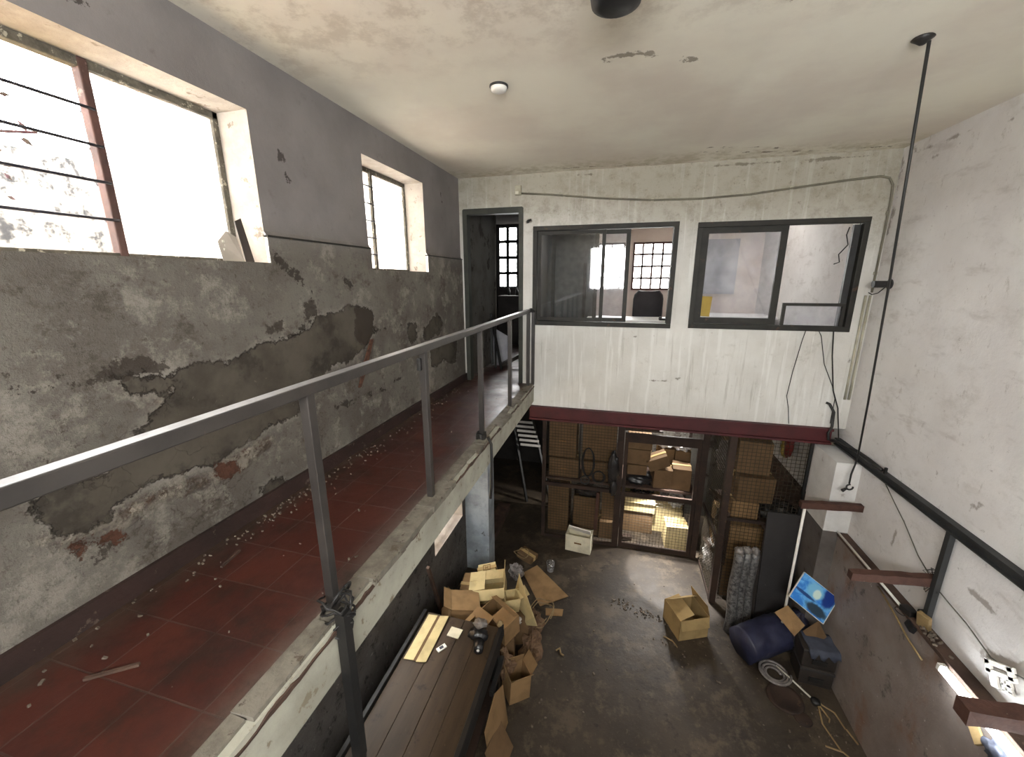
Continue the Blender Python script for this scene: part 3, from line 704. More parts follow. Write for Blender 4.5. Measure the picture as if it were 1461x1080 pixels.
# right office window
w4 = sempty('window_6', (1.65, YB, L2[2]))
jamb(L2, M['backwall'], 'j').build('window_reveal', M['jambpaint'], w4)
frame(MB(), (L2[0]-.01, L2[1]+.01, L2[2]-.01, L2[3]+.01), YB-.02, YB+.08, .055).build('window_frame', M['winframe'], w4, bevel=.004)
s1 = frame(MB(), (.88, 1.75, 3.93, 5.02), YB+.02, YB+.05, .07).build('sash', M['winframe'], w4)
MB().b2((.93, YB+.032, 3.96), (1.7, YB+.036, 4.98)).build('pane', M['dirtyglass'], s1)
s2 = frame(MB(), (1.80, 2.41, 3.90, 4.18), YB+.0, YB+.03, .032).build('lowered_sash', M['winframe'], w4)
MB().b2((1.82, YB+.012, 3.92), (2.39, YB+.016, 4.16)).build('pane', M['dirtyglass'], s2)
MB().b2((2.36, YB+.03, 3.93), (2.42, YB+.07, 5.0)).build('side_rail', M['darksteel'], w4)
MB().tube([(2.33, YB+.06, 4.98), (2.31, YB+.05, 4.9), (2.34, YB+.05, 4.8), (2.27, YB+.05, 4.7), (2.29, YB+.05, 4.62), (2.24, YB+.05, 4.6)], .006, 6).build('loose_seal', M['cable'], w4, smooth=True)
tag(MB().box((.97, YB+.028, 4.13), (.17, .002, .235), (0, R(3), 0)).build('paper_note', M['yellow']), 'yellow paper note stuck to the glass of the right office window', 'note')

# red beam carrying the upper storey
bm = sempty('beam_red', (.7, YB, 2.56))
mb = MB(); mb.b2((-1.12, YB-.07, 2.72), (2.5, YB+.1, 2.745)); mb.b2((-1.12, YB-.07, 2.555), (2.5, YB+.1, 2.58)); mb.b2((-1.12, YB-.03, 2.58), (2.5, YB-.01, 2.72))
mb.build('beam', M['maroon'], bm)
struct(MB().b2((XL-1.2, YB+.02, 2.755), (XR, YF, ZW-.01)).build('slab_office', M['fascia'], keep=True))
struct(MB().b2((XL-1.2, YB+.02, ZW-.01), (-1.2, YF, ZW)).build('floor_corridor', M['tiles'], keep=True))
struct(MB().b2((-1.2, YB+.02, ZW-.01), (XR, YF, ZW)).build('floor_office', M['officegrey'], keep=True))
# pillar in the corner below, painted grey at the bottom
pl = sempty('pillar_corner', (2.5, 5.05, 0))
MB().b2((2.40, 4.8, 1.66), (XR, 5.32, 2.5)).build('pillar_white', M['pillarwhite'], pl)
MB().b2((2.395, 4.795, 0), (XR, 5.325, 1.66)).build('pillar_grey', M['pillargrey'], pl)
# pier under the walkway
struct(MB().b2((XL, 5.12, 0), (-1.72, 5.4, 2.80)).build('pillar_walkway', M['pier'], keep=True))

# ------------------------------------------------------------------ things on the back wall
cd = thing('conduit', 'long thin cable conduit sagging across the back wall below the ceiling', 'conduit', (.7, 5.23, 5.3))
pts = [(-1.25, 5.235, 5.48), (-.9, 5.235, 5.45), (-.3, 5.235, 5.38), (.3, 5.235, 5.33), (.82, 5.235, 5.32), (1.3, 5.235, 5.34), (1.7, 5.235, 5.38), (2.2, 5.235, 5.43), (2.48, 5.23, 5.45), (2.56, 5.23, 5.43), (2.6, 5.23, 5.36), (2.61, 5.23, 5.2), (2.61, 5.23, 4.3)]
MB().tube(pts, .011, 8).build('pipe', M['oldpipe'], cd, smooth=True)
for p in ((-.72, 5.24, 5.43), (.3, 5.24, 5.33), (1.7, 5.24, 5.38), (2.61, 5.24, 5.1), (2.61, 5.24, 4.5)): MB().box(p, (.03, .025, .03)).build('clip', M['cream'], cd)
for dx in (0, .045):
    MB().tube([(2.565+dx*.9, 5.235, 4.27), (2.565+dx*.9, 5.235, 3.1)], .012, 8).build('down_pipe', M['cream'], cd, smooth=True)
jb = thing('junction_box', 'small cream junction box on the back wall above the doorway', 'junction box', (-1.28, 5.24, 5.46))
MB().b2((-1.33, 5.2, 5.46), (-1.25, 5.25, 5.57)).build('box', M['cream'], jb, bevel=.006)
MB().b2((-1.32, 5.195, 5.47), (-1.28, 5.2, 5.5)).build('cover', M['offwhite'], jb)
tag(MB().tube([(-1.17, 5.25, 5.15), (-1.15, 5.21, 5.16), (-1.12, 5.2, 5.165)], [.02, .014, .012], 8).build('wall_hook', M['black']), 'small dark hook beside the top of the left office window', 'hook')
lam = thing('wall_lamp', 'black cylindrical lamp sticking out of the corner beside the right window', 'lamp', (2.56, 5.0, 4.36))
MB().tube([(2.63, 5.0, 4.39), (2.49, 5.0, 4.39)], .035, 14).build('housing', M['black'], lam, smooth=False)
MB().tube([(2.6, 5.0, 4.36), (2.6, 5.1, 4.3), (2.6, 5.2, 4.28), (2.58, 5.23, 4.3)], .005, 6).build('lead', M['cable'], lam, smooth=True)
MB().lathe([(.05, 0), (.05, .012), (.02, .02)], 16).build('base_plate', M['darksteel'], lam, world=False).matrix_local = Matrix.Translation((.078, 0, .03)) @ Euler((0, R(-90), 0)).to_matrix().to_4x4()
for pts, lb in (([(2.06, 5.235, 3.88), (2.04, 5.235, 3.75), (2.0, 5.235, 3.4), (1.98, 5.235, 3.1), (2.02, 5.235, 2.95), (2.05, 5.235, 2.76)], 'leftmost thin wire hanging from the sill of the right office window'),
                ([(2.18, 5.235, 3.89), (2.22, 5.235, 3.82), (2.3, 5.235, 3.5), (2.42, 5.235, 3.25), (2.47, 5.235, 3.1), (2.47, 5.235, 2.8)], 'middle thin wire slanting from the right window sill to the corner'),
                ([(2.33, 5.235, 3.88), (2.36, 5.23, 3.6), (2.43, 5.22, 3.2), (2.5, 5.2, 3.0), (2.52, 5.1, 2.66)], 'thickest wire of those hanging under the right office window')):
    tag(MB().tube(pts, .0065 if 'thick' in lb else .004, 6).build('hanging_wire', M['cable'], smooth=True), lb, 'wire', 'wires under the right office window')
tag(MB().tube([(2.39, 5.235, 3.05), (2.42, 5.22, 3.04), (2.47, 5.2, 2.95), (2.47, 5.18, 2.78), (2.44, 5.17, 2.7), (2.45, 5.16, 2.62)], .014, 8).build('hose_end', M['cable'], smooth=True), 'short black hose bent down over the right end of the red beam', 'hose')

# hanging cable from the ceiling to the corner
hc = thing('hanging_cable', 'long black cable hanging from a ceiling hook down to the right rail', 'cable', (2.5, 4.7, 2.3))
MB().tube([(1.52, 3.0, 5.68), (1.9, 3.62, 4.45), (2.27, 4.25, 3.32), (2.5, 4.66, 2.72), (2.53, 4.72, 2.55), (2.50, 4.7, 2.42), (2.49, 4.68, 2.32)], .0085, 8).build('cord', M['cable'], hc, smooth=True)
MB().tube([(2.49+.03*math.cos(a), 4.66, 2.29+.03*math.sin(a)) for a in np.linspace(1.5, 6.5, 12)], .009, 7).build('loop', M['cable'], hc, smooth=True)
MB().tube([(2.46, 4.66, 2.27), (2.42, 4.64, 2.25)], [.012, .018], 8).build('plug', M['black'], hc, smooth=True)
ho = MB().lathe([(.045, 0), (.05, -.006), (.03, -.02), (.012, -.035)], 16, (1.49, 3.0, 5.70)); ho.build('ceiling_rose', M['black'], hc, smooth=True)
# ceiling fittings
t1 = thing('ceiling_disc', 'small round white cap on the ceiling above the walkway', 'ceiling cap', (-.86, 2.94, 5.66))
MB().lathe([(.055, .04), (.055, .02), (.05, .008), (.03, 0)], 24, (-.86, 2.94, 5.66)).build('cap', M['white'], t1, smooth=True)
MB().lathe([(.062, .04), (.062, .03), (.056, .028)], 24, (-.86, 2.94, 5.66)).build('ring', M['darksteel'], t1, smooth=True)
t1 = thing('ceiling_lamp', 'black lamp housing hanging from the ceiling at the top edge', 'lamp', (-.08, 2.05, 5.4))
MB().lathe([(.0, .0), (.06, .0), (.10, .02), (.115, .1), (.105, .12), (.05, .15), (.03, .17)], 28, (-.085, 2.02, 5.53)).build('shade', M['black'], t1, smooth=True)
MB().lathe([(.0, .0), (.05, .0), (.085, .03), (.095, .1), (.08, .13), (.03, .135)], 28, (.02, 1.97, 5.56)).build('lamp_head', M['black'], t1, smooth=True)

# ------------------------------------------------------------------ right side
lr = thing('steel_channel', 'dark steel channel running along the right wall at slab height', 'channel', (2.57, 2.5, 1.64))
mb = MB(); mb.b2((2.575, -1.5, 2.597), (2.635, 5.3, 2.61)); mb.b2((2.575, -1.5, 2.53), (2.635, 5.3, 2.543)); mb.b2((2.60, -1.5, 2.54), (2.612, 5.3, 2.6))
mb.build('web_and_flanges', M['darksteel'], lr)
for y in (3.52, 1.2):
    MB().b2((2.585, y-.022, 1.67), (2.625, y+.022, 2.53)).build('channel_post', M['darksteel'], lr)
MB().b2((2.58, 4.35, 2.605), (2.6, 4.37, 2.67)).build('peg', M['black'], lr)
MB().b2((2.58, 2.9, 2.605), (2.6, 2.92, 2.69)).build('peg', M['black'], lr)
tag(MB().tube([(2.52, 5.3, 2.57), (2.48, 5.1, 2.64), (2.5, 4.95, 2.65), (2.56, 4.8, 2.65), (2.58, 4.6, 2.64), (2.58, 4.4, 2.63)], .017, 8).build('thick_cable', M['cable'], smooth=True),
    'thick black cable lying on the far end of the right steel channel', 'cable')
def stub(y, x0, z0, z1, lb, w=.07):
    o = thing('beam_stub', lb, 'beam', ((x0+XR)/2, y, z0), (0, 0, 0), 'sawn off beams sticking out of the right wall')
    mb = MB(); rnd = random.Random(int(y*100)); n = 9; ring = []
    for i in range(n):
        f = i/(n-1); x = x0+(XR-x0)*f; zz = z0+(z1-z0)*f
        for a, b in ((-1, -1), (1, -1), (1, 1), (-1, 1)):
            ring.append((x, y+a*w/2+rnd.uniform(-.004, .004), zz+.045+b*w*.5+rnd.uniform(-.004, .004)))
    fs = [(0, 1, 2, 3), tuple((n-1)*4+k for k in (3, 2, 1, 0))]
    for i in range(n-1):
        for k in range(4): fs.append((i*4+k, i*4+4+k, i*4+4+(k+1) % 4, i*4+(k+1) % 4))
    mb.add(ring, fs).build('timber', M['wood'], o)
    return o
stub(4.66, 2.07, 1.98, 2.02, 'brown beam stub at the white corner pillar, farthest of three on the right wall')
stub(3.58, 2.05, 1.94, 2.0, 'brown beam stub crossing the dark post, middle of three on the right wall')
stub(2.45, 2.1, 1.92, 1.97, 'brown beam stub above the glowing tube, nearest of three on the right wall', .1)
mb = MB(); rnd = random.Random(4)
for k in range(10):
    a = rnd.uniform(0, 6.28); mb.tube([(2.625, 3.58+.04*math.cos(a), 2.03+.05*math.sin(a)), (2.6, 3.58+.1*math.cos(a), 2.03+.1*math.sin(a)+rnd.uniform(-.02, .02)), (2.62, 3.58+.07*math.cos(a+.8), 2.03+.13*math.sin(a+.5))], .0022, 5)
tag(mb.build('frayed_wire', M['cable']), 'tuft of frayed wire around the wall end of the middle beam stub', 'wire')
# ledge
tag(MB().b2((2.53, -1.2, 1.63), (2.636, 4.78, 1.665)).build('ledge_board', M['plank'], bevel=.004), 'dark brown board capping the painted lower part of the right wall', 'board')
tag(MB().tube([(2.535, 4.785, 1.675), (2.53, 3.64, 1.675)], .011, 10).build('white_pipe', M['white'], smooth=True), 'thin white pipe lying along the edge of the brown ledge board', 'pipe')
tag(MB().tube([(2.535, 4.0, 1.61), (2.52, 3.7, 1.56), (2.515, 3.5, 1.5), (2.53, 3.35, 1.46)], .009, 6).build('loose_strip', M['tan'], smooth=True), 'pale strip peeling down the dado below the middle beam stub', 'strip')
tag(MB().tube([(2.63, 4.4, 2.5), (2.63, 4.2, 2.38), (2.63, 4.04, 2.29), (2.63, 3.8, 2.12), (2.63, 3.52, 2.0), (2.63, 3.38, 1.98), (2.63, 3.22, 1.96), (2.63, 3.0, 1.9), (2.63, 2.85, 1.94), (2.63, 2.6, 2.06), (2.63, 2.3, 2.1)], .0045, 6).build('wall_wire', M['wiregrey'], smooth=True),
    'thin wire drooping along the white right wall below the steel channel', 'wire')
bx = thing('ledge_box', 'small yellowish block standing on the ledge at the foot of the dark post', 'box', (2.57, 3.5, 1.665))
MB().box((2.56, 3.47, 1.73), (.035, .09, .13), (0, R(-12), R(20))).build('block', M['tan'], bx, bevel=.004)
MB().box((2.59, 3.53, 1.72), (.05, .07, .1), (0, 0, R(10))).build('backing', M['black'], bx, bevel=.004)
ck = thing('clamp', 'black clamp with wire loop hooked over the ledge edge', 'clamp', (2.54, 3.62, 1.6))
MB().box((2.545, 3.62, 1.69), (.07, .1, .05), (0, 0, R(15))).build('jaw', M['black'], ck, bevel=.006)
MB().box((2.52, 3.52, 1.62), (.04, .1, .06), (0, R(20), R(-10))).build('handle', M['pocket'], ck, bevel=.006)
MB().tube([(2.52+.03*math.cos(a), 3.66+.05*math.sin(a), 1.64) for a in np.linspace(0, 5.6, 12)], .004, 6).build('loop', M['cable'], ck, smooth=True)
mb = MB(); rnd = random.Random(8)
for i in range(26): mb.box((2.56+rnd.uniform(-.03, .04), 3.4+rnd.gauss(0, .07), 1.67+rnd.uniform(0, .02)), (rnd.uniform(.01, .03),)*2+(.015,), (rnd.random()*3, rnd.random(), rnd.random()*3))
o = tag(mb.build('ledge_rubble', M['rubble']), 'pale rubble bits heaped on the ledge beside the yellowish block', 'debris'); o['kind'] = 'stuff'
ft = thing('fluorescent_lamp', 'glowing white fluorescent tube along the ledge passing behind the nearest stub', 'lamp', (2.5, 2.5, 1.58))
MB().b2((2.515, 1.85, 1.585), (2.55, 3.17, 1.63)).build('batten', M['offwhite'], ft)
MB().tube([(2.495, 1.9, 1.615), (2.495, 3.12, 1.615)], .026, 14).build('tube', M['tube'], ft, smooth=True)
for y in (1.88, 3.14): MB().b2((2.475, y-.015, 1.59), (2.52, y+.015, 1.64)).build('socket', M['white'], ft)
sk = thing('wall_socket', 'white double socket plate on a grimy patch of the right wall', 'socket', (2.63, 2.9, 1.75))
rm = Euler((R(-32), 0, 0)).to_matrix()
mb = MB()
for (a, b, w, h) in ((0, .05, .22, .035), (-.08, .02, .045, .09), (.09, .02, .045, .09), (.0, -.005, .22, .03)): mb.box(Vector((2.625, 2.9, 1.87))+rm @ Vector((0, a, b)), (.02, w, h), rm)
mb.build('upper_plate', M['white'], sk, bevel=.004)
mb = MB()
for (a, b, w, h) in ((-.05, -.055, .035, .09), (-.005, -.055, .025, .09), (.065, -.055, .06, .09), (-.03, -.095, .08, .025), (-.03, -.055, .08, .02), (-.03, -.02, .08, .02)): mb.box(Vector((2.625, 2.9, 1.87))+rm @ Vector((0, a, b)), (.018, w, h), rm)
mb.build('lower_plate', M['white'], sk, bevel=.004)
mb = MB().blob((2.51, 2.62, 1.49), (.09, .22, .14), 3, .4, 2.5)
tag(mb.build('plastic_wad', M['bluecloth'], smooth=True), 'crumpled grey blue wad hanging under the glowing tube', 'wad')
tag(MB().box((2.50, 2.78, 1.47), (.02, .13, .06), (R(25), R(25), 0)).build('wood_chip', M['tan']), 'pale chip of board stuck beside the grey blue wad under the tube', 'chip')

# ------------------------------------------------------------------ cartons
def carton(lb, loc, size, rot=(0, 0, 0), mat='card', flaps=None, group=None, tape=True, mark=None, name='carton', cat='box', fill=None):
    sx, sy, sz = size
    o = thing(name, lb, cat, loc, tuple(R(a) for a in rot), group)
    L = lambda mb, n, m, **k: mb.build(n, m, o, world=False, **k)
    if flaps is None:
        mb = MB(); n = 4; rnd = random.Random(int(sum(loc)*1000) & 0xffff)
        d = [rnd.uniform(-.006, .006) for _ in range(12)]
        mb.add([(-sx/2+d[0], -sy/2+d[1], 0), (sx/2+d[2], -sy/2, 0), (sx/2, sy/2+d[3], 0), (-sx/2, sy/2, 0),
                (-sx/2+d[4], -sy/2+d[5], sz+d[10]), (sx/2+d[6], -sy/2+d[7], sz+d[11]), (sx/2+d[8], sy/2+d[9], sz), (-sx/2, sy/2, sz)],
               [(3, 2, 1, 0), (4, 5, 6, 7), (0, 1, 5, 4), (1, 2, 6, 5), (2, 3, 7, 6), (3, 0, 4, 7)])
        L(mb, 'body', M[mat], bevel=.006)
        if tape:
            tw = .05; mb = MB()
            mb.b2((-sx/2-.003, -tw/2, sz-.004), (sx/2+.003, tw/2, sz+.0055)); mb.b2((-sx/2-.009, -tw/2, sz-.07), (-sx/2-.003, tw/2, sz+.0055)); mb.b2((sx/2+.003, -tw/2, sz-.07), (sx/2+.009, tw/2, sz+.0055))
            L(mb, 'tape', M['tape'])
    else:
        th = .006; mb = MB()
        mb.b2((-sx/2, -sy/2, 0), (sx/2, sy/2, th)); mb.b2((-sx/2, -sy/2, 0), (-sx/2+th, sy/2, sz)); mb.b2((sx/2-th, -sy/2, 0), (sx/2, sy/2, sz))
        mb.b2((-sx/2, -sy/2, 0), (sx/2, -sy/2+th, sz)); mb.b2((-sx/2, sy/2-th, 0), (sx/2, sy/2, sz))
        L(mb, 'body', M[mat])
        for side, (ang, ln) in flaps.items():
            a = R(ang); ax = side[1]; sg = 1 if side[0] == '+' else -1; w = (sy if ax == 'x' else sx)*.97; h = (sx if ax == 'x' else sy)/2
            dx, dz = math.sin(a)*sg, math.cos(a)
            if ax == 'x': p = [(h*sg, -w/2, sz), (h*sg, w/2, sz), (h*sg+dx*ln, w/2*.97, sz+dz*ln), (h*sg+dx*ln, -w/2*.97, sz+dz*ln)]
            else: p = [(-w/2, h*sg, sz), (w/2, h*sg, sz), (w/2*.97, h*sg+dx*ln, sz+dz*ln), (-w/2*.97, h*sg+dx*ln, sz+dz*ln)]
            L(MB().slab(p, .005), 'flap', M[mat])
    if mark:
        for (face, u, v, kind) in mark:
            mb = MB()
            def rect(u0, u1, v0, v1):
                e = .0085
                if face == '-y': mb.b2((u0, -sy/2-e, v0), (u1, -sy/2-e+.004, v1))
                elif face == '+x': mb.b2((sx/2+e-.004, u0, v0), (sx/2+e, u1, v1))
                elif face == '-x': mb.b2((-sx/2-e, u0, v0), (-sx/2-e+.004, u1, v1))
                else: mb.b2((u0, v0, sz+.005), (u1, v1, sz+.0075))
            if kind == 'lines':
                for k in range(3): rect(u-.07+.012*k, u+.05+.01*(k % 2), v+.028*k, v+.028*k+.012)
            elif kind == 'symbol':
                rect(u-.05, u+.05, v-.045, v-.037); rect(u-.05, u+.05, v+.037, v+.045); rect(u-.05, u-.042, v-.045, v+.045); rect(u+.042, u+.05, v-.045, v+.045)
                rect(u-.02, u-.012, v-.02, v+.02); rect(u+.008, u+.016, v-.02, v+.02); rect(u-.02, u+.016, v-.004, v+.004)
            else:
                rect(u-.06, u+.06, v-.012, v+.012)
            L(mb, 'printed_mark', M['print'])
    return o
def sheetcard(lb, pts, mat='cardp', th=.006, name='cardboard_sheet', cat='cardboard', crease=None):
    o = MB().slab(pts, th).build(name, M[mat])
    return tag(o, lb, cat)

# pile behind the bench
G = 'cartons heaped behind the workbench'
carton('dark carton standing on the floor under the printed box of the heap', (-1.17, 3.72, 0), (.42, .34, .44), (0, 0, 12), 'cardd', group=G)
carton('brown carton on the floor under the heap by the wall under the walkway', (-1.62, 3.72, 0), (.42, .36, .5), (0, 0, -6), 'card', group=G)
carton('brown carton on the floor under the pale boxes nearest the pier', (-1.55, 4.22, 0), (.5, .4, .55), (0, 0, 8), 'card', group=G)
carton('brown carton on the floor under the small open box of the heap', (-1.08, 4.12, 0), (.36, .36, .42), (0, 0, 20), 'cardd', group=G)
carton('small pale carton with a square printed symbol, topmost by the pier', (-1.5, 4.42, .56), (.24, .15, .12), (8, -10, 18), 'cardp', mark=[('top', 0, 0, 'symbol')], group=G)
carton('large pale carton with one side flap up, upper middle of the heap', (-1.38, 4.1, .56), (.44, .3, .22), (6, -8, 14), 'cardp', flaps={'+x': (10, .16), '-y': (150, .12), '+y': (-86, .15), '-x': (-86, .2)}, group=G)
carton('open carton on its side facing the rough wall, left of the heap', (-1.42, 3.78, .63), (.2, .32, .34), (0, -80, 24), 'card', flaps={'+x': (25, .1), '-x': (40, .1), '+y': (60, .06)}, group=G)
carton('brown carton with two blocks of print, tipped toward the workbench', (-1.12, 3.72, .47), (.38, .24, .27), (8, 5, -30), 'card', flaps={'+x': (-87, .2), '+y': (-55, .1)}, mark=[('-y', -.06, .07, 'lines'), ('-y', .1, .07, 'lines')], group=G)
carton('small open pale box sitting in the middle of the heap', (-1.1, 4.0, .5), (.2, .18, .18), (0, 8, 35), 'cardp', flaps={'+x': (70, .12), '+y': (-50, .14)}, group=G)
carton('brown carton with a bright top flap, at the bench end of the heap', (-1.37, 3.47, .5), (.24, .16, .22), (4, 8, -22), 'card', flaps={'+y': (80, .12), '-x': (-60, .08)}, group=G)
sheetcard('tall pale folded cardboard sheet leaning upright on the right of the heap', [(-.98, 4.08, .2), (-.72, 3.9, .42), (-.76, 3.88, .56), (-1.0, 4.12, .92)], 'cardp')
sheetcard('second pale sheet propped behind the tall upright one', [(-1.12, 4.16, .35), (-.98, 4.1, .3), (-1.0, 4.13, .9)], 'cardi')
sheetcard('large brown cardboard sheet lying flat on the floor beyond the heap', [(-1.2, 5.2, .02), (-1.02, 5.42, .02), (-.46, 4.9, .02), (-.82, 4.62, .02)], 'card')
carton('small dark carton beyond the large flat cardboard sheet', (-1.22, 5.58, 0), (.28, .2, .1), (0, 6, -25), 'cardd', group=G)
sheetcard('small pale cardboard offcut on the floor right of the heap', [(-.74, 4.62, .008), (-.5, 4.66, .008), (-.5, 4.54, .008), (-.72, 4.5, .008)], 'card')
carton('open pale carton with ragged flaps on the floor beside the bench leg', (-.86, 3.38, 0), (.24, .22, .3), (0, 4, 38), 'card', flaps={'+x': (30, .13), '-x': (20, .12), '-y': (35, .1), '+y': (-20, .12)}, mark=[('top', 0, 0, 'bar')] if False else None, group=G)
sheetcard('curved brown cardboard sheet leaning on the near side of the bench', [(-.91, 2.62, .01), (-.86, 3.05, .01), (-.92, 3.08, .45), (-.93, 2.85, .62), (-.935, 2.55, .55)], 'card')
sheetcard('lower brown cardboard sheet leaning on the bench, nearest the camera', [(-.8, 2.5, .01), (-.75, 2.85, .01), (-.9, 2.9, .25), (-.92, 2.5, .38)], 'cardd')
for (c, d, m, sd, lb) in (((-1.28, 5.1, .1), (.22, .2, .22), 'greybag', 1, 'crumpled grey plastic bag behind the pale upright sheet'),
                          ((-.85, 4.2, .13), (.26, .34, .28), 'crumple', 2, 'crushed brown paper bag under the wire loops'),
                          ((-.78, 3.85, .12), (.24, .42, .24), 'crumple', 5, 'long crumpled brown paper on the floor right of the heap'),
                          ((-1.0, 3.42, .3), (.2, .2, .3), 'crumple', 7, 'dark crumpled paper jammed between the heap and the bench corner'),
                          ((-.98, 3.9, .42), (.1, .14, .08), 'clearbag', 8, 'small white foam lump beside the printed carton')):
    tag(MB().blob(c, d, sd, .55, 2.2, 24, 14, .75).build('crumpled_bag' if 'bag' in lb else 'crumpled_paper', M[m]), lb, 'bag' if 'bag' in lb else 'paper')
tag(MB().tube([(-.78+.18*math.cos(a)*(.8+.3*math.sin(2*a)), 4.4+.26*math.sin(a), .06+.04*math.sin(3*a)+.01*a) for a in np.linspace(0, 12.2, 50)], .007, 6).build('wire_loops', M['tan'], smooth=True),
    'tangle of stiff pale packing strap loops on the floor by the heap', 'strap')
tag(MB().tube([(-1.3+.12*math.cos(a), 5.5+.1*math.sin(a), .14+.03*math.sin(2*a)) for a in np.linspace(0, 9, 30)], .006, 6).build('thin_strap', M['tan'], smooth=True), 'thin strap curled over the small dark carton', 'strap')
tag(MB().lathe([(.05, 0), (.065, .15), (.06, .15), (.045, .005)], 20, (-.8, 5.38, 0)).build('plastic_cup', M['cup'], smooth=True), 'clear plastic cup standing beyond the large flat cardboard', 'cup')
tag(MB().bar((-1.97, 3.62, 1.2), (-1.93, 3.95, 0.0), .035).build('leaning_batten', M['plank']), 'grey wooden batten leaning on the rough wall under the walkway', 'batten')
tag(MB().tube([(-.5, 4.0, .012), (-.46, 4.04, .014), (-.44, 3.97, .012), (-.4, 3.95, .015)], .011, 6).build('bent_scrap', M['tan'], smooth=True), 'small bent scrap lying alone on the open floor', 'scrap')

# workbench
wb = thing('workbench', 'long plank topped workbench with black steel edge under the walkway', 'workbench', (-1.42, 2.3, 0))
xs = [-1.86, -1.62, -1.42, -1.22, -1.035]
for i in range(4):
    MB().b2((xs[i]+.002, .7, .81), (xs[i+1]-.002, 3.36, .85+.002*(i % 2))).build('top_plank', M['bench'], wb, bevel=.003)
MB().b2((-1.03, .7, .74), (-.985, 3.38, .885)).build('edge_rail', M['black'], wb, bevel=.005)
MB().b2((-1.905, .7, .74), (-1.865, 3.36, .885)).build('edge_rail', M['black'], wb, bevel=.005)
MB().b2((-1.0, 2.9, .5), (-.96, 3.3, .56)).build('rail_bracket', M['black'], wb)
for x in (-1.84, -1.04):
    for y in (1.0, 3.25): MB().b2((x-.035, y-.035, 0), (x+.035, y+.035, .81)).build('leg', M['black'], wb)
MB().b2((-1.84, .98, .2), (-1.04, 3.27, .23)).build('lower_shelf', M['rust'], wb)
MB().b2((-1.03, 1.0, .66), (-1.0, 3.3, .74)).build('apron', M['black'], wb)
mb = thing('folded_cardboard', 'long pale folded cardboard strip lying on the left of the workbench', 'cardboard', (-1.7, 3.05, .855))
MB().slab([(-1.83, 2.77, .857), (-1.73, 2.78, .857), (-1.73, 3.33, .857), (-1.83, 3.32, .857)], .006, (0, 0, 1)).build('left_panel', M['cardp'], mb)
MB().slab([(-1.70, 2.77, .857), (-1.6, 2.79, .862), (-1.6, 3.34, .872), (-1.70, 3.33, .857)], .006, (0, 0, 1)).build('right_panel', M['cardp'], mb)
MB().slab([(-1.73, 2.78, .856), (-1.70, 2.78, .856), (-1.70, 3.33, .856), (-1.73, 3.33, .856)], .003, (0, 0, 1)).build('crease', M['cardd'], mb)
tag(MB().box((-1.46, 3.17, .862), (.13, .115, .008), (0, 0, R(-4))).build('paper_card', M['cardw']), 'small square cream card on the workbench top', 'card')
tg = thing('white_tag', 'tiny white and blue tag on the workbench planks', 'tag', (-1.52, 2.97, .853))
MB().box((-1.52, 2.97, .862), (.05, .1, .014), (0, 0, R(-35))).build('body', M['white'], tg, bevel=.003)
MB().box((-1.52, 2.97, .87), (.03, .04, .003), (0, 0, R(-35))).build('stripe', M['bluecloth'], tg)
tg = thing('power_tool', 'black round power tool on the far right corner of the bench', 'tool', (-1.18, 3.1, .853))
MB().blob((-1.2, 3.18, .91), (.2, .17, .12), 4, .25, 2.5, 24, 14, .9).build('body', M['pocket'], tg, smooth=True)
MB().tube([(-1.17, 3.1, .9), (-1.14, 3.0, .9)], [.055, .045], 16).build('nose', M['pocket'], tg, smooth=True)
MB().tube([(-1.143, 3.0, .905), (-1.142, 2.995, .906)], .014, 12).build('chrome_cap', M['white'], tg)
tag(MB().blob((-1.2, 3.24, .985), (.14, .1, .06), 11, .5, 2.5).build('rag', M['greybag'], smooth=True), 'crumpled grey plastic scrap lying on the black power tool', 'rag')
tag(MB().blob((-1.02, 3.35, .915), (.06, .07, .05), 12, .4, 2.5).build('bolt_head', M['tan'], smooth=True), 'small brownish lump on the end of the bench edge', 'lump')

# white carton by the cage
o = carton('low pale carton with open top and sheet inside, standing before the cage', (-.42, 6.05, 0), (.42, .26, .3), (0, 0, -6), 'cardw', flaps={'-x': (-20, .02), '+x': (-20, .02)}, mark=[('-y', 0, .17, 'bar')])
MB().box((0, .02, .33), (.36, .02, .12), (R(35), R(6), 0)).build('white_sheet', M['white'], o, world=False)

# open carton on the right
o = carton('open brown carton with splayed flaps standing alone by the cage post', (1.08, 4.78, 0), (.4, .38, .3), (0, 0, 24), 'cardm', flaps={'+x': (-15, .17), '-x': (-72, .2), '+y': (-50, .19), '-y': (165, .13)})
tag(MB().tube([(.8, 4.55, .01), (.9, 4.5, .012), (.95, 4.42, .01)], .008, 5).build('floor_strip', M['tan']), 'thin pale strip on the floor left of the open carton', 'strip')

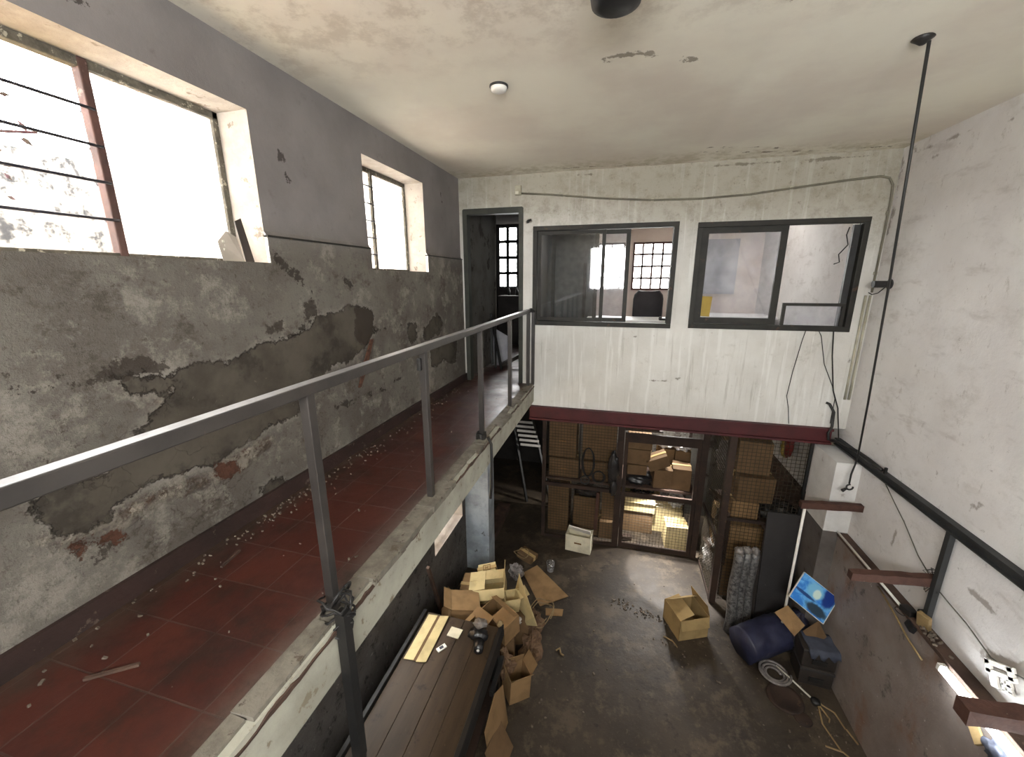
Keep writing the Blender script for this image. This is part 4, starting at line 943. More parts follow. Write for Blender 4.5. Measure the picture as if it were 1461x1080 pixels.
# ------------------------------------------------------------------ right corner things
for i, (x, y, h, r, lb) in enumerate(((1.62, 4.86, 1.2, .06, 'left roll of three grey wrapped rolls standing by the cage post'), (1.73, 4.94, 1.17, .055, 'middle roll of three grey wrapped rolls standing by the cage post'), (1.83, 4.97, 1.16, .05, 'right roll of three grey wrapped rolls, touching the dark board'))):
    o = thing('wrapped_roll', lb, 'roll', (x, y, 0), (0, 0, 0), 'grey wrapped rolls standing by the cage post')
    MB().tube([(x+.01*math.sin(k), y+.02*k/8, .0+h*k/8*.96) for k in range(9)], [r*(1+.06*math.sin(5*k+i)) for k in range(9)], 14).build('roll', M['wrap'], o, smooth=True)
    MB().blob((x, y+.02, h*.98), (r*1.9, r*1.9, .1), i+20, .4, 3).build('gathered_top', M['greybag'], o, smooth=True)
pn = [(1.95, 2.3, 5.16, 1.62, 'tall dark flat board leaning behind the wrapped rolls'), (2.3, 2.37, 5.2, 1.5, 'narrow dark board standing against the corner pillar edge')]
for x0, x1, y, h, lb in pn:
    tag(MB().slab([(x0, y-.12, 0), (x1, y-.12, 0), (x1, y, h), (x0, y, h)], .03).build('dark_board', M['board'], bevel=.004), lb, 'board')
tag(MB().slab([(1.85, 5.06, 0), (1.96, 5.06, 0), (1.97, 5.14, 1.0), (1.86, 5.14, 1.02)], .025).build('short_board', M['darkplastic'], bevel=.004), 'shorter dark board between the rolls and the tall board', 'board')
tag(MB().tube([(2.12, 4.67, 0), (2.12, 4.66, 1.975)], .014, 10).build('prop_pole', M['white'], smooth=True), 'thin white pole propping up the farthest beam stub', 'pole')
# rolled tarpaulin
tp = thing('rolled_tarpaulin', 'fat roll of dark blue tarpaulin lying on the floor in the right corner', 'tarpaulin', (1.98, 4.66, 0))
mb = MB(); from mathutils import noise as mnoise
a, b = Vector((1.66, 4.46, .2)), Vector((2.3, 4.83, .27)); dv = (b-a).normalized(); ex = dv.cross(Vector((0, 0, 1))).normalized(); ez = ex.cross(dv)
vs = []; fs = []; nu, nl = 36, 26
for i in range(nl):
    f = i/(nl-1); c = a+(b-a)*f
    for k in range(nu):
        an = 2*math.pi*k/nu; q = Vector((math.cos(an)*1.2, math.sin(an)*1.2, f*3))
        r = .2*(1+.10*mnoise.noise(q*1.6)+.05*mnoise.noise(q*4))
        if f > .8: r *= 1-.9*(f-.8)
        vs.append(c+(ex*math.cos(an)+ez*math.sin(an))*r)
for i in range(nl-1):
    for k in range(nu): fs.append((i*nu+k, i*nu+(k+1) % nu, (i+1)*nu+(k+1) % nu, (i+1)*nu+k))
fs.append(tuple(range(nu-1, -1, -1))); fs.append(tuple((nl-1)*nu+k for k in range(nu)))
for v in vs: v.z = max(v.z, .004)
mb.add(vs, fs).build('roll', M['tarp'], tp, smooth=True)
MB().blob(b+Vector((.08, .02, .06)), (.3, .3, .26), 31, .5, 2.4).build('bunched_end', M['tarp'], tp, smooth=True)
MB().tube([a+(b-a)*.72+(ex*math.cos(an)+ez*math.sin(an))*.215 for an in np.linspace(0, 6.28, 24)], .006, 6).build('cord', M['cable'], tp, smooth=True)
# picture
pic = thing('blue_picture', 'bright blue picture board tilted against the white pole in the corner', 'picture', (2.335, 4.57, .93), (R(-38), R(33), R(-12)))
MB().b2((-.21, .0, -.17), (.21, .02, .17)).build('white_edge', M['white'], pic, world=False)
MB().b2((-.205, -.003, -.165), (.2, .0, .165)).build('print_face', M['picture'], pic, world=False)
sheetcard('brown cardboard flap lying on the tarpaulin left of the blue picture', [(1.99, 4.6, .62), (2.12, 4.62, .73), (2.27, 4.5, .6), (2.16, 4.44, .48)], 'card')
sheetcard('brown cardboard piece under the right edge of the blue picture', [(2.26, 4.5, .52), (2.42, 4.56, .64), (2.5, 4.5, .5), (2.36, 4.42, .4)], 'cardd')
for k, (z0, lb) in enumerate(((0, 'lower dark crate of the stack by the right wall'), (.24, 'upper dark crate of the stack by the right wall'))):
    o = thing('dark_crate', lb, 'crate', (2.39, 4.42, z0), (0, 0, R(-4)), 'dark crates stacked at the right wall')
    MB().b2((-.17, -.13, 0), (.15, .15, .23)).build('body', M['darkplastic'], o, world=False, bevel=.012)
    MB().b2((-.175, -.135, .19), (.155, .155, .215)).build('rim', M['board'], o, world=False, bevel=.004)
    MB().b2((-.08, -.15, .06), (.06, -.13, .12)).build('front_grip', M['black'], o, world=False, bevel=.004)
mb = MB(); n = 12; vs = []; fs = []
for i in range(n):
    for j in range(n):
        x = 2.25+.33*i/(n-1); y = 4.26+.3*j/(n-1); q = Vector((x*7, y*7, 0)); vs.append((x+.02*mnoise.noise(q), y, .485+.03*mnoise.noise(q*1.4)-(.1 if j == 0 else 0)*abs(math.sin(i))))
for i in range(n-1):
    for j in range(n-1): fs.append((i*n+j, (i+1)*n+j, (i+1)*n+j+1, i*n+j+1))
o = mb.add(vs, fs).build('folded_cloth', M['bluecloth'], smooth=True); tag(o, 'grey blue cloth draped over the upper dark crate', 'cloth')
so = o.modifiers.new('thick', 'SOLIDIFY'); so.thickness = .008
hm = thing('hose_coil', 'flat coil of pale clear hose on the floor before the tarpaulin', 'hose', (1.98, 4.33, 0))
MB().tube([((1.98+(.07+.005*a)*math.cos(a)), 4.33+(.07+.005*a)*math.sin(a), .02+.012*(a // 6.28)) for a in np.linspace(0, 18.8, 70)], .014, 8).build('coil', M['greybag'], hm, smooth=True)
tag(MB().lathe([(.17, 0), (.18, .01), (.17, .022), (.13, .018), (.12, .012)], 32, (2.0, 4.05, 0)).build('metal_disc', M['rust'], smooth=True), 'large flat round rusty disc on the floor below the hose coil', 'disc')
tag(MB().lathe([(.08, 0), (.085, .01), (.07, .018)], 24, (2.1, 3.86, 0)).build('metal_disc', M['rust'], smooth=True), 'small round rusty disc beside the larger one', 'disc')
tag(MB().tube([(2.03, 4.42, .05), (2.27, 4.12, .02)], .009, 8).build('thin_rod', M['offwhite'], smooth=True), 'thin pale rod slanting from under the tarpaulin across the floor', 'rod')
tag(MB().lathe([(.04, 0), (.05, .03), (.03, .05)], 16, (2.3, 4.08, 0)).build('rubber_stopper', M['black'], smooth=True), 'black rubber stopper at the lower end of the thin rod', 'stopper')
for pts, lb in (([(2.31, 4.05, .02), (2.27, 3.85, .015), (2.33, 3.62, .012)], 'bent pale metal strip, left of those below the black stopper'), ([(2.32, 4.05, .02), (2.36, 3.92, .02), (2.34, 3.88, .014)], 'short pale metal strip just below the black stopper'),
                ([(2.33, 4.06, .03), (2.44, 4.0, .02), (2.47, 3.85, .014)], 'curved pale strip near the dado base'), ([(2.2, 3.62, .02), (2.34, 3.6, .02), (2.44, 3.5, .015), (2.46, 3.4, .012)], 'long curved pale strip nearest the camera by the dado'),
                ([(2.48, 3.85, .012), (2.52, 3.72, .012)], 'straight pale strip touching the foot of the dado')):
    tag(MB().tube(pts, .008, 6).build('metal_strip', M['tan']), lb, 'strip', 'pale metal strips on the floor by the right wall')
mb = MB(); rnd = random.Random(12)
for i in range(36): 
    s_ = rnd.uniform(.004, .013); mb.box((rnd.gauss(2.3, .14), rnd.gauss(3.8, .2), s_*.3), (s_, s_*rnd.uniform(.8, 2), s_*.6), (rnd.random(), rnd.random()*.3, rnd.random()*3))
for i in range(50):
    s_ = rnd.uniform(.005, .016); mb.box((rnd.gauss(1.1, .3), rnd.gauss(4.5, .35), s_*.3), (s_, s_*rnd.uniform(.8, 2), s_*.6), (rnd.random(), rnd.random()*.3, rnd.random()*3))
for i in range(110):
    f = rnd.random(); s_ = rnd.uniform(.005, .022); mb.box((.1+1.0*f+rnd.gauss(0, .03), 4.98-.22*f+rnd.gauss(0, .05), s_*.3), (s_, s_*rnd.uniform(.8, 2), s_*.6), (rnd.random(), rnd.random()*.3, rnd.random()*3))
for i in range(60):
    s_ = rnd.uniform(.006, .02); mb.box((rnd.uniform(-.7, 2.2), rnd.uniform(2.6, 5.6), s_*.3), (s_, s_*rnd.uniform(.8, 2), s_*.6), (rnd.random(), rnd.random()*.3, rnd.random()*3))
o = tag(mb.build('floor_litter', M['rubble'], keep=True), 'scattered pale crumbs and chips over the dark ground floor', 'debris'); o['kind'] = 'stuff'

# ------------------------------------------------------------------ cage
def wires(o, u, v, U, V, st=.05, r=.0022):
    """grid of wires in the plane spanned by u, v"""
    o, u, v = Vector(o), Vector(u), Vector(v); mb = MB()
    for i in range(int(U/st)+1): mb.bar(o+u*(i*st), o+u*(i*st)+v*V, r*2)
    for j in range(int(V/st)+1): mb.bar(o+v*(j*st), o+v*(j*st)+u*U, r*2)
    return mb
cg = thing('wire_cage', 'rusty steel cage front with wire mesh and door frame under the red beam', 'cage', (.2, 6.25, 0))
YC = 6.25
for x, w in ((-1.08, .06), (.16, .1), (1.40, .09)): MB().b2((x-w/2, YC-.03, 0), (x+w/2, YC+.03, 2.55)).build('cage_post', M['rust'], cg)
MB().b2((-1.05, YC-.025, 1.0), (.11, YC+.025, 1.06)).build('cross_bar', M['rust'], cg)
MB().b2((-1.05, YC-.025, .0), (.11, YC+.025, .05)).build('cross_bar', M['rust'], cg)
MB().b2((-1.05, YC-.025, 2.42), (1.4, YC+.025, 2.55)).build('cross_bar', M['rust'], cg)
wires((-1.05, YC, .05), (1, 0, 0), (0, 0, 1), 1.16, 2.37).build('wire_mesh', M['mesh'], cg)
dm = frame(MB(), (.22, 1.35, .02, 2.08), YC-.02, YC+.02, .055, .08)
dm.b2((.27, YC-.02, .97), (1.3, YC+.02, 1.05)); dm.b2((.27, YC-.02, 1.93), (1.3, YC+.02, 2.03))
dd_ = dm.build('cage_door', M['rust'], cg)
wires((.27, YC, .1), (1, 0, 0), (0, 0, 1), 1.03, .87, .05).build('door_mesh', M['mesh'], dd_)
wires((.22, YC, 2.08), (1, 0, 0), (0, 0, 1), 1.13, .34, .05).build('wire_mesh', M['mesh'], cg)
c2 = thing('wire_cage', 'rusty cage corner post with mesh side reaching to the white pillar', 'cage', (1.6, 5.5, 0))
MB().b2((1.47, 5.30, 0), (1.55, 5.38, 2.55)).build('cage_post', M['rust'], c2)
MB().b2((1.45, 5.36, 1.0), (1.47, 6.2, 1.06)).build('cross_bar', M['rust'], c2)
MB().b2((1.47, 5.36, .02), (1.49, 6.2, .07)).build('cross_bar', M['rust'], c2)
wires((1.48, 5.38, .05), (0, 1, 0), (0, 0, 1), .82, 2.45).build('wire_mesh', M['mesh'], c2)
MB().b2((1.55, 5.35, 1.3), (2.4, 5.38, 1.34)).build('cross_bar', M['rust'], c2)
MB().b2((2.37, 5.335, .0), (2.4, 5.37, 2.55)).build('edge_angle', M['black'], c2)
wires((1.55, 5.36, .05), (1, 0, 0), (0, 0, 1), .84, 2.48).build('wire_mesh', M['mesh'], c2)
# shelves inside
sh = thing('storage_shelf', 'dark shelf unit inside the cage holding the rows of cartons', 'shelf', (.15, 6.75, 0))
MB().b2((-1.08, 6.4, 1.04), (1.36, 7.2, 1.08)).build('shelf_board', M['plank'], sh)
for x in (-1.07, .18, 1.35):
    for y in (7.18,): MB().b2((x-.025, y-.025, 0), (x+.025, y+.025, 2.4)).build('upright', M['rust'], sh)
s2 = thing('side_shelf', 'dark shelf behind the right cage mesh carrying brown cartons', 'shelf', (2.1, 5.8, 0))
MB().b2((1.62, 5.5, 1.22), (2.54, 6.3, 1.26)).build('shelf_board', M['plank'], s2)
for x in (1.64, 2.52):
    for y in (5.52, 6.28): MB().b2((x-.02, y-.02, 0), (x+.02, y+.02, 1.22)).build('upright', M['rust'], s2)
GC = 'cartons stored in the cage'
def cc(lb, x0, x1, z0, z1, y=6.45, d=.4, m='cardshade', rz=0, **k):
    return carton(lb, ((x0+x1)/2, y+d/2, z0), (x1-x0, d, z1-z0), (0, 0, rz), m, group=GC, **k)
cc('large carton behind the left mesh, upper left', -1.04, -.56, 1.45, 2.15, mark=[('-y', 0, .3, 'bar')])
cc('large carton behind the left mesh, upper right beside a dark gap', -.46, .1, 1.46, 2.2)
cc('low wide carton on the shelf under the upper left one', -1.03, -.51, 1.08, 1.42, mark=[('-y', 0, .16, 'bar')])
cc('low carton on the shelf behind the black cable coil', -.45, .1, 1.08, 1.42)
cc('tall carton behind the left mesh, lower left on the floor', -1.03, -.66, 0, .92)
o = cc('open tall carton with a black bag in it behind the lower left mesh', -.58, -.13, 0, .74, flaps={'-y': (160, .14)})
tag(MB().blob((-.36, 6.65, .78), (.4, .36, .2), 41, .4, 2.4).build('black_bag', M['blackbag'], smooth=True), 'black plastic bag on the open tall carton behind the mesh', 'bag')
cc('narrow carton beside the cage post at the bottom left panel', -.09, .15, .33, .86, y=6.5, d=.3)
cc('squat carton on the floor under the narrow one by the post', -.12, .15, 0, .32, y=6.42)
tag(MB().blob((.03, 6.62, .92), (.26, .26, .16), 42, .4, 2.4).build('grey_bag', M['greybag'], smooth=True), 'grey plastic bag on top of the narrow carton by the cage post', 'bag')
# behind the door, upper shelf
tag(MB().blob((.5, 6.6, 1.16), (.46, .36, .2), 43, .35, 2.4, 28, 14, .8).build('dark_bag', M['blackbag'], smooth=True), 'dark bag squashed on the cage shelf under the cartons', 'bag')
cc('small carton on the dark bag, lowest of the left door stack', .28, .6, 1.27, 1.44, d=.3, rz=4)
cc('middle carton of the left stack behind the cage door', .27, .66, 1.46, 1.72, d=.34, rz=-5)
cc('top carton of the left stack behind the cage door', .28, .66, 1.73, 1.92, d=.34)
carton('carton tilted on its edge in the middle of the cage shelf', (.8, 6.55, 1.44), (.34, .24, .2), (6, -24, 6), 'cardshade', group=GC)
cc('carton with slumped side on the right part of the cage shelf', .7, 1.0, 1.08, 1.4, d=.4, rz=6)
cc('right carton on the cage shelf beside the slumped one', 1.02, 1.3, 1.08, 1.45, d=.36, rz=-3)
cc('back carton under milky plastic, left of two at the shelf back', .8, 1.07, 1.08, 1.6, y=6.88, d=.3)
cc('back carton under milky plastic, right of two at the shelf back', 1.08, 1.34, 1.08, 1.58, y=6.88, d=.3)
tag(MB().blob((.93, 7.0, 1.68), (.3, .32, .16), 44, .4, 2.6, 28, 14, .8).build('clear_bag', M['clearbag']), 'milky plastic bag on the left back carton of the cage shelf', 'bag')
tag(MB().blob((1.2, 7.0, 1.66), (.28, .32, .16), 45, .4, 2.6, 28, 14, .8).build('clear_bag', M['clearbag']), 'milky plastic bag on the right back carton of the cage shelf', 'bag')
# behind the door, floor
cc('dark crate like carton under the open box of cables', .3, .8, 0, .42, y=6.75, d=.4, m='cardd')
o = cc('open carton full of black cables and plastic behind the door', .3, .82, .44, .72, y=6.7, d=.42, m='cardp', flaps={'-x': (50, .1), '-y': (140, .1), '+x': (40, .1)})
mb = MB(); rnd = random.Random(21)
for k in range(7):
    cx, cy, r = rnd.uniform(.45, .7), rnd.uniform(6.8, 7.0), rnd.uniform(.06, .11)
    mb.tube([(cx+r*math.cos(a), cy+r*.8*math.sin(a), .72+.03*math.sin(2*a+k)+.01*k) for a in np.linspace(0, 6.28, 18)], .012, 6)
tag(mb.build('cable_tangle', M['cable'], smooth=True), 'tangle of black cables heaped in the open carton in the cage', 'cable')
tag(MB().blob((.6, 6.78, .72), (.42, .12, .1), 46, .5, 2.6).build('clear_bag', M['clearbag']), 'milky plastic sheet folded over the edge of the cable carton', 'bag')
cc('large pale carton on the cage floor right of the cables', .84, 1.32, 0, .46, y=6.85, d=.5, m='cardp', rz=-6)
cc('pale carton nearest the cage door at lower right', .98, 1.33, 0, .42, y=6.4, d=.34, m='cardp', rz=4)
tag(MB().blob((1.2, 7.08, .57), (.26, .3, .26), 47, .4, 2.6, 28, 14, .85).build('clear_bag', M['clearbag']), 'milky plastic bag on the large pale carton on the cage floor', 'bag')
tag(MB().box((.36, 6.48, .05), (.17, .1, .08), (0, R(8), R(20))).build('wood_block', M['rust'], bevel=.006), 'small dark reddish block on the cage floor by the door edge', 'block')
cc('pale carton on the top bar of the cage seen just under the red beam', .3, .75, 2.095, 2.34, y=6.42, d=.3)
MB().b2((.2, 6.4, 2.06), (.8, 6.75, 2.09)).build('shelf_board', M['plank'], sh)
# hung on the mesh
for (x, z, w, h, lb) in ((-.34, 1.52, .16, .5, 'long black cable coil hung on the left cage mesh'), (-.16, 1.28, .16, .2, 'small round black cable coil beside the long one on the mesh')):
    mb = MB(); rnd = random.Random(int(x*-100))
    for k in range(4):
        mb.tube([(x+(w/2+.008*k)*math.cos(a)+rnd.uniform(-.004, .004), YC-.04-.008*k, z+h/2*math.sin(a)) for a in np.linspace(0, 6.28, 24)], .009, 6)
    tag(mb.build('cable_coil', M['cable'], smooth=True), lb, 'cable coil')
mb = MB()
for k in range(3): mb.tube([(-.38+.07*math.cos(a), YC-.05-.012*k, 1.2+.07*math.sin(a)) for a in np.linspace(0, 6.28, 18)], .008, 6)
for a in (0, 1.05, 2.1): mb.bar((-.38-.07*math.cos(a), YC-.06, 1.2-.07*math.sin(a)), (-.38+.07*math.cos(a), YC-.06, 1.2+.07*math.sin(a)), .008)
tag(mb.build('small_fan', M['darksteel']), 'small round grille with spokes hung low on the left mesh', 'grille')
jk = thing('hung_bag', 'glossy black bag hanging on the post left of the cage door', 'bag', (.06, YC-.1, 1.0))
MB().blob((.06, YC-.10, 1.48), (.17, .12, .56), 51, .3, 2.6, 24, 18).build('bag', M['blackbag'], jk, smooth=True)
MB().blob((.08, YC-.12, 1.16), (.12, .1, .26), 52, .4, 2.6).build('bag_tail', M['blackbag'], jk, smooth=True)
tag(MB().slab([(-.2, YC-.045, .3), (-.15, YC-.045, .28), (-.13, YC-.045, .98), (-.18, YC-.045, 1.0)], .01).build('hung_strip', M['wood']), 'brown strip hanging down the lower left cage mesh', 'strip')
tag(MB().b2((-.52, 6.46, 1.08), (-.49, 6.5, 2.2)).build('dark_bar', M['black']), 'black upright bar in the gap between the upper left cartons', 'bar')
# right of the side mesh
cc('upper brown carton behind the right cage mesh', 1.7, 2.1, 1.88, 2.34, y=5.62, d=.4, rz=-6)
cc('crumpled brown carton in the middle behind the right cage mesh', 1.68, 2.14, 1.5, 1.86, y=5.55, d=.4, m='cardd', rz=4)
cc('low carton on the side shelf at the cage corner post', 1.66, 1.98, 1.26, 1.5, y=5.52, d=.36, m='card')
cc('brown carton under the side shelf behind the wrapped rolls', 1.66, 2.08, .62, 1.14, y=5.5, d=.4, m='card', rz=3)
cc('lower brown carton on the floor behind the wrapped rolls', 1.64, 2.1, 0, .6, y=5.5, d=.42, m='cardd')
tag(MB().blob((2.25, 5.68, 1.36), (.5, .36, .22), 53, .4, 2.4, 28, 14, .85).build('black_bag', M['blackbag'], smooth=True), 'black shiny bags heaped on the right end of the side shelf', 'bag')
rb = thing('red_bag', 'red and yellow bag hanging on the white wall behind the right mesh', 'bag', (2.58, 6.4, 1.85))
MB().blob((2.56, 6.4, 2.05), (.1, .22, .36), 54, .3, 2.4).build('red_part', M['red'], rb, smooth=True)
MB().blob((2.55, 6.5, 1.98), (.1, .16, .3), 55, .3, 2.4).build('yellow_part', M['yellow'], rb, smooth=True)
for (c, d, m, sd, lb) in (((1.72, 6.16, 1.9), (.34, .22, .5), 'greybag', 61, 'grey plastic wrapped bundle at the top behind the side mesh'), ((1.6, 5.75, .9), (.11, .4, .6), 'greybag', 62, 'long grey wrapped bundle leaning behind the side mesh'),
                          ((1.62, 6.05, .28), (.22, .3, .5), 'clearbag', 63, 'milky plastic bag on the floor behind the side mesh')):
    tag(MB().blob(c, d, sd, .35, 2.6, 28, 18).build('wrapped_bundle', M[m]), lb, 'bundle')
cc('dark carton on top of the stack at the far end of the side mesh', 1.58, 1.9, 2.17, 2.36, y=6.05, d=.2, m='cardd')
cc('brown carton standing at the far end of the side mesh', 1.6, 2.0, .5, 1.1, y=5.98, d=.26, m='card')
for k in range(3):
    tag(MB().slab([(1.5, 5.45, 1.2+.42*k-.5), (1.5, 5.45, 1.26+.42*k-.5), (1.52, 6.15, 1.0+.42*k-.5), (1.52, 6.15, .94+.42*k-.5)], .02).build('slanting_slat', M['plank']), ['lowest', 'middle', 'topmost'][k]+' of three wooden slats slanting behind the side mesh', 'slat', 'slats slanting behind the side mesh')

# ------------------------------------------------------------------ lower back rooms
struct(sheet('wall_far_lower', M['darkwall'], (0, YF, 0), (1, 0, 0), (0, 0, 1), (XL-1.2, XR), (0, 2.8), [], .5))
struct(sheet('wall_left_far', M['darkwall'], (XL-1.2, 0, 0), (0, 1, 0), (0, 0, 1), (5.4, YF), (0, ZC), [], .5))
struct(MB().b2((-.95, 7.6, 0), (XR, 7.66, 2.76)).build('wall_cage_back', M['drylight'], keep=True))
sa = thing('slatted_rack', 'pale slatted rack with dark side rails leaning deep in the dark passage', 'rack', (-1.7, 7.7, 0))
for k in range(6):
    f = k/5; y = 7.85-.25*f; z = 1.5-.4*f; x = -2.01+.2*f
    MB().box((x+.2, y, z), (.39+.03*f, .02, .048), (R(-30), 0, 0)).build('slat', M['tread'], sa)
for a, b in (((-2.08, 7.9, 1.62), (-1.6, 7.25, 0)), ((-1.64, 7.9, 1.62), (-1.1, 7.25, 0))): MB().bar(a, b, .04, .06).build('side_rail', M['black'], sa)
struct(MB().b2((-2.08, 5.5, 0), (-1.86, 6.9, .12)).build('trim_4', M['plank'], keep=True))

# corridor beyond the door
struct(MB().b2((XL-1.2, YB+.16, 5.62), (-1.2, YF-.01, 5.66)).build('added_corridor_sheet', M['mattedark'], keep=True))  # extra sheet added below the ceiling to keep the corridor top dark
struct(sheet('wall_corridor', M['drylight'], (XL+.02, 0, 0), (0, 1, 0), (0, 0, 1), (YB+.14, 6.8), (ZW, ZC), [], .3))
struct(MB().b2((XL-1.2, 6.76, ZW), (XL+.03, 6.8, ZC)).build('wall_corridor_return', M['drylight'], keep=True))
CW = (-2.72, -1.78, 4.24, 5.6)
OW1 = (.22, 1.0, 4.22, 5.18); OW2 = (-.75, .06, 4.25, 5.18); OW3 = (1.75, 2.55, 4.2, 5.3)
sheet('wall_far_upper', M['office'], (0, YF, 0), (1, 0, 0), (0, 0, 1), (-1.17, XR), (ZW, ZC), [OW1, OW2], .4)
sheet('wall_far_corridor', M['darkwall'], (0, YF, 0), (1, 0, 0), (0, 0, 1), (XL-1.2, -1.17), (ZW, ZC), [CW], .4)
def gridwin(name, w, nx, nz, fm, t_=.04, ps='glass', bw=.02):
    x0, x1, z0, z1 = w; r = sempty(name, ((x0+x1)/2, YF, z0))
    frame(MB(), w, YF-.03, YF+.03, t_).build('window_frame', fm, r)
    mb = MB()
    for i in range(1, nx): mb.b2((x0+(x1-x0)*i/nx-bw, YF-.02, z0), (x0+(x1-x0)*i/nx+bw, YF+.02, z1))
    for j in range(1, nz): mb.b2((x0, YF-.02, z0+(z1-z0)*j/nz-bw), (x1, YF+.02, z0+(z1-z0)*j/nz+bw))
    mb.build('glazing_bars', fm, r)
    MB().b2((x0, YF-.002, z0), (x1, YF+.002, z1)).build('pane', M[ps], r)
gridwin('window_7', CW, 4, 4, M['black'], .05, bw=.034)
gridwin('window_8', OW1, 4, 4, M['rustframe'])
gridwin('window_9', OW2, 3, 4, M['rustframe'])
struct(MB().b2((-1.2, YB+.16, ZW), (-1.15, YF, ZC)).build('wall_partition', M['partition'], keep=True))
tag(MB().b2((-2.55, 8.5, ZW), (-1.3, 9.0, 4.1)).build('dark_counter', M['darkwall'], bevel=.01), 'dark counter under the gridded window at the corridor end', 'counter')
for i, x in enumerate((-2.38, -2.2)):
    tag(MB().lathe([(.035, 0), (.035, .1), (.012, .13), (.012, .17)], 12, (x, 8.8, 4.1)).build('small_bottle', M['black'], smooth=True), ['left', 'right'][i]+' dark bottle standing before the corridor window', 'bottle', 'bottles before the corridor window')
for i, (a, b, lb) in enumerate((((-1.98, 6.25, ZW), (-2.04, 6.4, 3.9), 'upright dark batten leaning in the corridor just inside the door'), ((-1.72, 5.9, ZW), (-2.02, 6.35, 3.85), 'long dark batten slanting across the corridor doorway'), ((-1.85, 6.0, ZW), (-2.0, 6.5, 3.75), 'shorter dark batten slanting behind the long one'))):
    tag(MB().bar((a[0], a[1], a[2]+.02), b, .035).build('leaning_batten', M['black'] if i else M['darksteel']), lb, 'batten', 'battens leaning in the corridor')
tag(MB().slab([(-2.0, 6.3, ZW), (-1.7, 6.35, ZW), (-1.75, 6.5, 3.5), (-2.03, 6.5, 3.65)], .015).build('pale_panel', M['officegrey']), 'pale grey panel leaning behind the battens in the corridor', 'panel')
tag(MB().bar((-1.8, 6.1, ZW+.04), (-1.4, 6.5, 3.3), .06).build('grey_post', M['steel']), 'short grey post lying slanted at the corridor partition', 'post')

# office
struct(MB().b2((-1.15, 7.0, ZW), (-.42, 7.05, ZC)).build('wall_office_screen', M['partition'], keep=True))
struct(MB().b2((-1.14, 6.6, ZW), (-1.08, 7.05, ZC)).build('wall_office_side', M['partition'], keep=True))
tag(MB().b2((-.6, 6.9, ZW), (-.55, 6.97, 4.7)).build('cabinet_edge', M['board']), 'dark upright edge standing behind the left office pane', 'edge')
ds = thing('office_desk', 'white topped desk behind the open part of the left office window', 'desk', (.2, 6.9, ZW))
MB().b2((-.5, 6.4, 3.80), (1.15, 7.1, 3.835)).build('desk_top', M['desk'], ds)
MB().b2((-.48, 6.42, 3.68), (1.13, 6.45, 3.80)).build('front_panel', M['seatblack'], ds)
for x in (-.46, 1.11):
    for y in (6.44, 7.06): MB().b2((x-.02, y-.02, ZW), (x+.02, y+.02, 3.8)).build('leg', M['black'], ds)
ch = thing('office_chair', 'dark office chair with rounded back behind the white desk', 'chair', (.48, 7.4, ZW))
mb = MB(); n = 14; vs = []; fs = []
for j in range(9):
    for i in range(n):
        u = -1+2*i/(n-1); v = j/8; wv = .25*(1-.25*max(0, v-.6)/.4*abs(u)); vs.append((.48+u*.23*(1 if v < .75 else math.sqrt(max(0, 1-((v-.75)/.25)**2*.55))), 7.38+.05*(1-u*u), 3.72+.52*v))
for j in range(8):
    for i in range(n-1): fs.append((j*n+i, j*n+i+1, (j+1)*n+i+1, (j+1)*n+i))
o = mb.add(vs, fs).build('backrest', M['seatblack'], ch, smooth=True); so = o.modifiers.new('thick', 'SOLIDIFY'); so.thickness = .05
MB().b2((.25, 7.2, 3.48), (.71, 7.6, 3.55)).build('seat', M['seatblack'], ch, bevel=.02)
MB().tube([(.48, 7.4, ZW+.1), (.48, 7.4, 3.48)], .03, 10).build('column', M['black'], ch)
for k in range(5): MB().bar((.48, 7.4, ZW+.1), (.48+.28*math.cos(k*1.257), 7.4+.28*math.sin(k*1.257), ZW+.04), .04).build('foot', M['black'], ch)
ph = thing('desk_phone', 'small dark telephone on the right end of the white desk', 'telephone', (.68, 6.55, 3.835))
MB().b2((.6, 6.48, 3.835), (.78, 6.62, 3.865)).build('body', M['black'], ph, bevel=.01)
MB().b2((.6, 6.5, 3.865), (.64, 6.6, 3.885)).build('handset', M['seatblack'], ph, bevel=.008)
tr = thing('trestle_table', 'white table on folding trestle legs behind the right office window', 'table', (2.0, 8.1, ZW))
MB().b2((1.3, 7.7, 3.78), (2.6, 8.5, 3.81)).build('table_top', M['desk'], tr)
for x in (1.5, 2.4):
    MB().bar((x, 7.75, ZW), (x+.0, 8.3, 3.78), .03).build('leg', M['darksteel'], tr); MB().bar((x, 8.45, ZW), (x, 7.9, 3.78), .03).build('leg', M['darksteel'], tr)
MB().bar((1.35, 7.75, 3.76), (2.0, 7.75, 3.55), .025).build('brace', M['darksteel'], tr)
MB().bar((2.55, 7.75, 3.76), (1.9, 7.75, 3.55), .025).build('brace', M['darksteel'], tr)
struct(MB().b2((1.4, 9.04, 4.15), (2.2, 9.09, 5.2)).build('trim_5', M['officegrey'], keep=True))
tag(MB().tube([(2.6, 8.0, 5.4), (2.6, 8.0, 3.9)], .012, 8).build('office_conduit', M['white'], smooth=True), 'white vertical conduit on the office wall behind the right window', 'conduit')

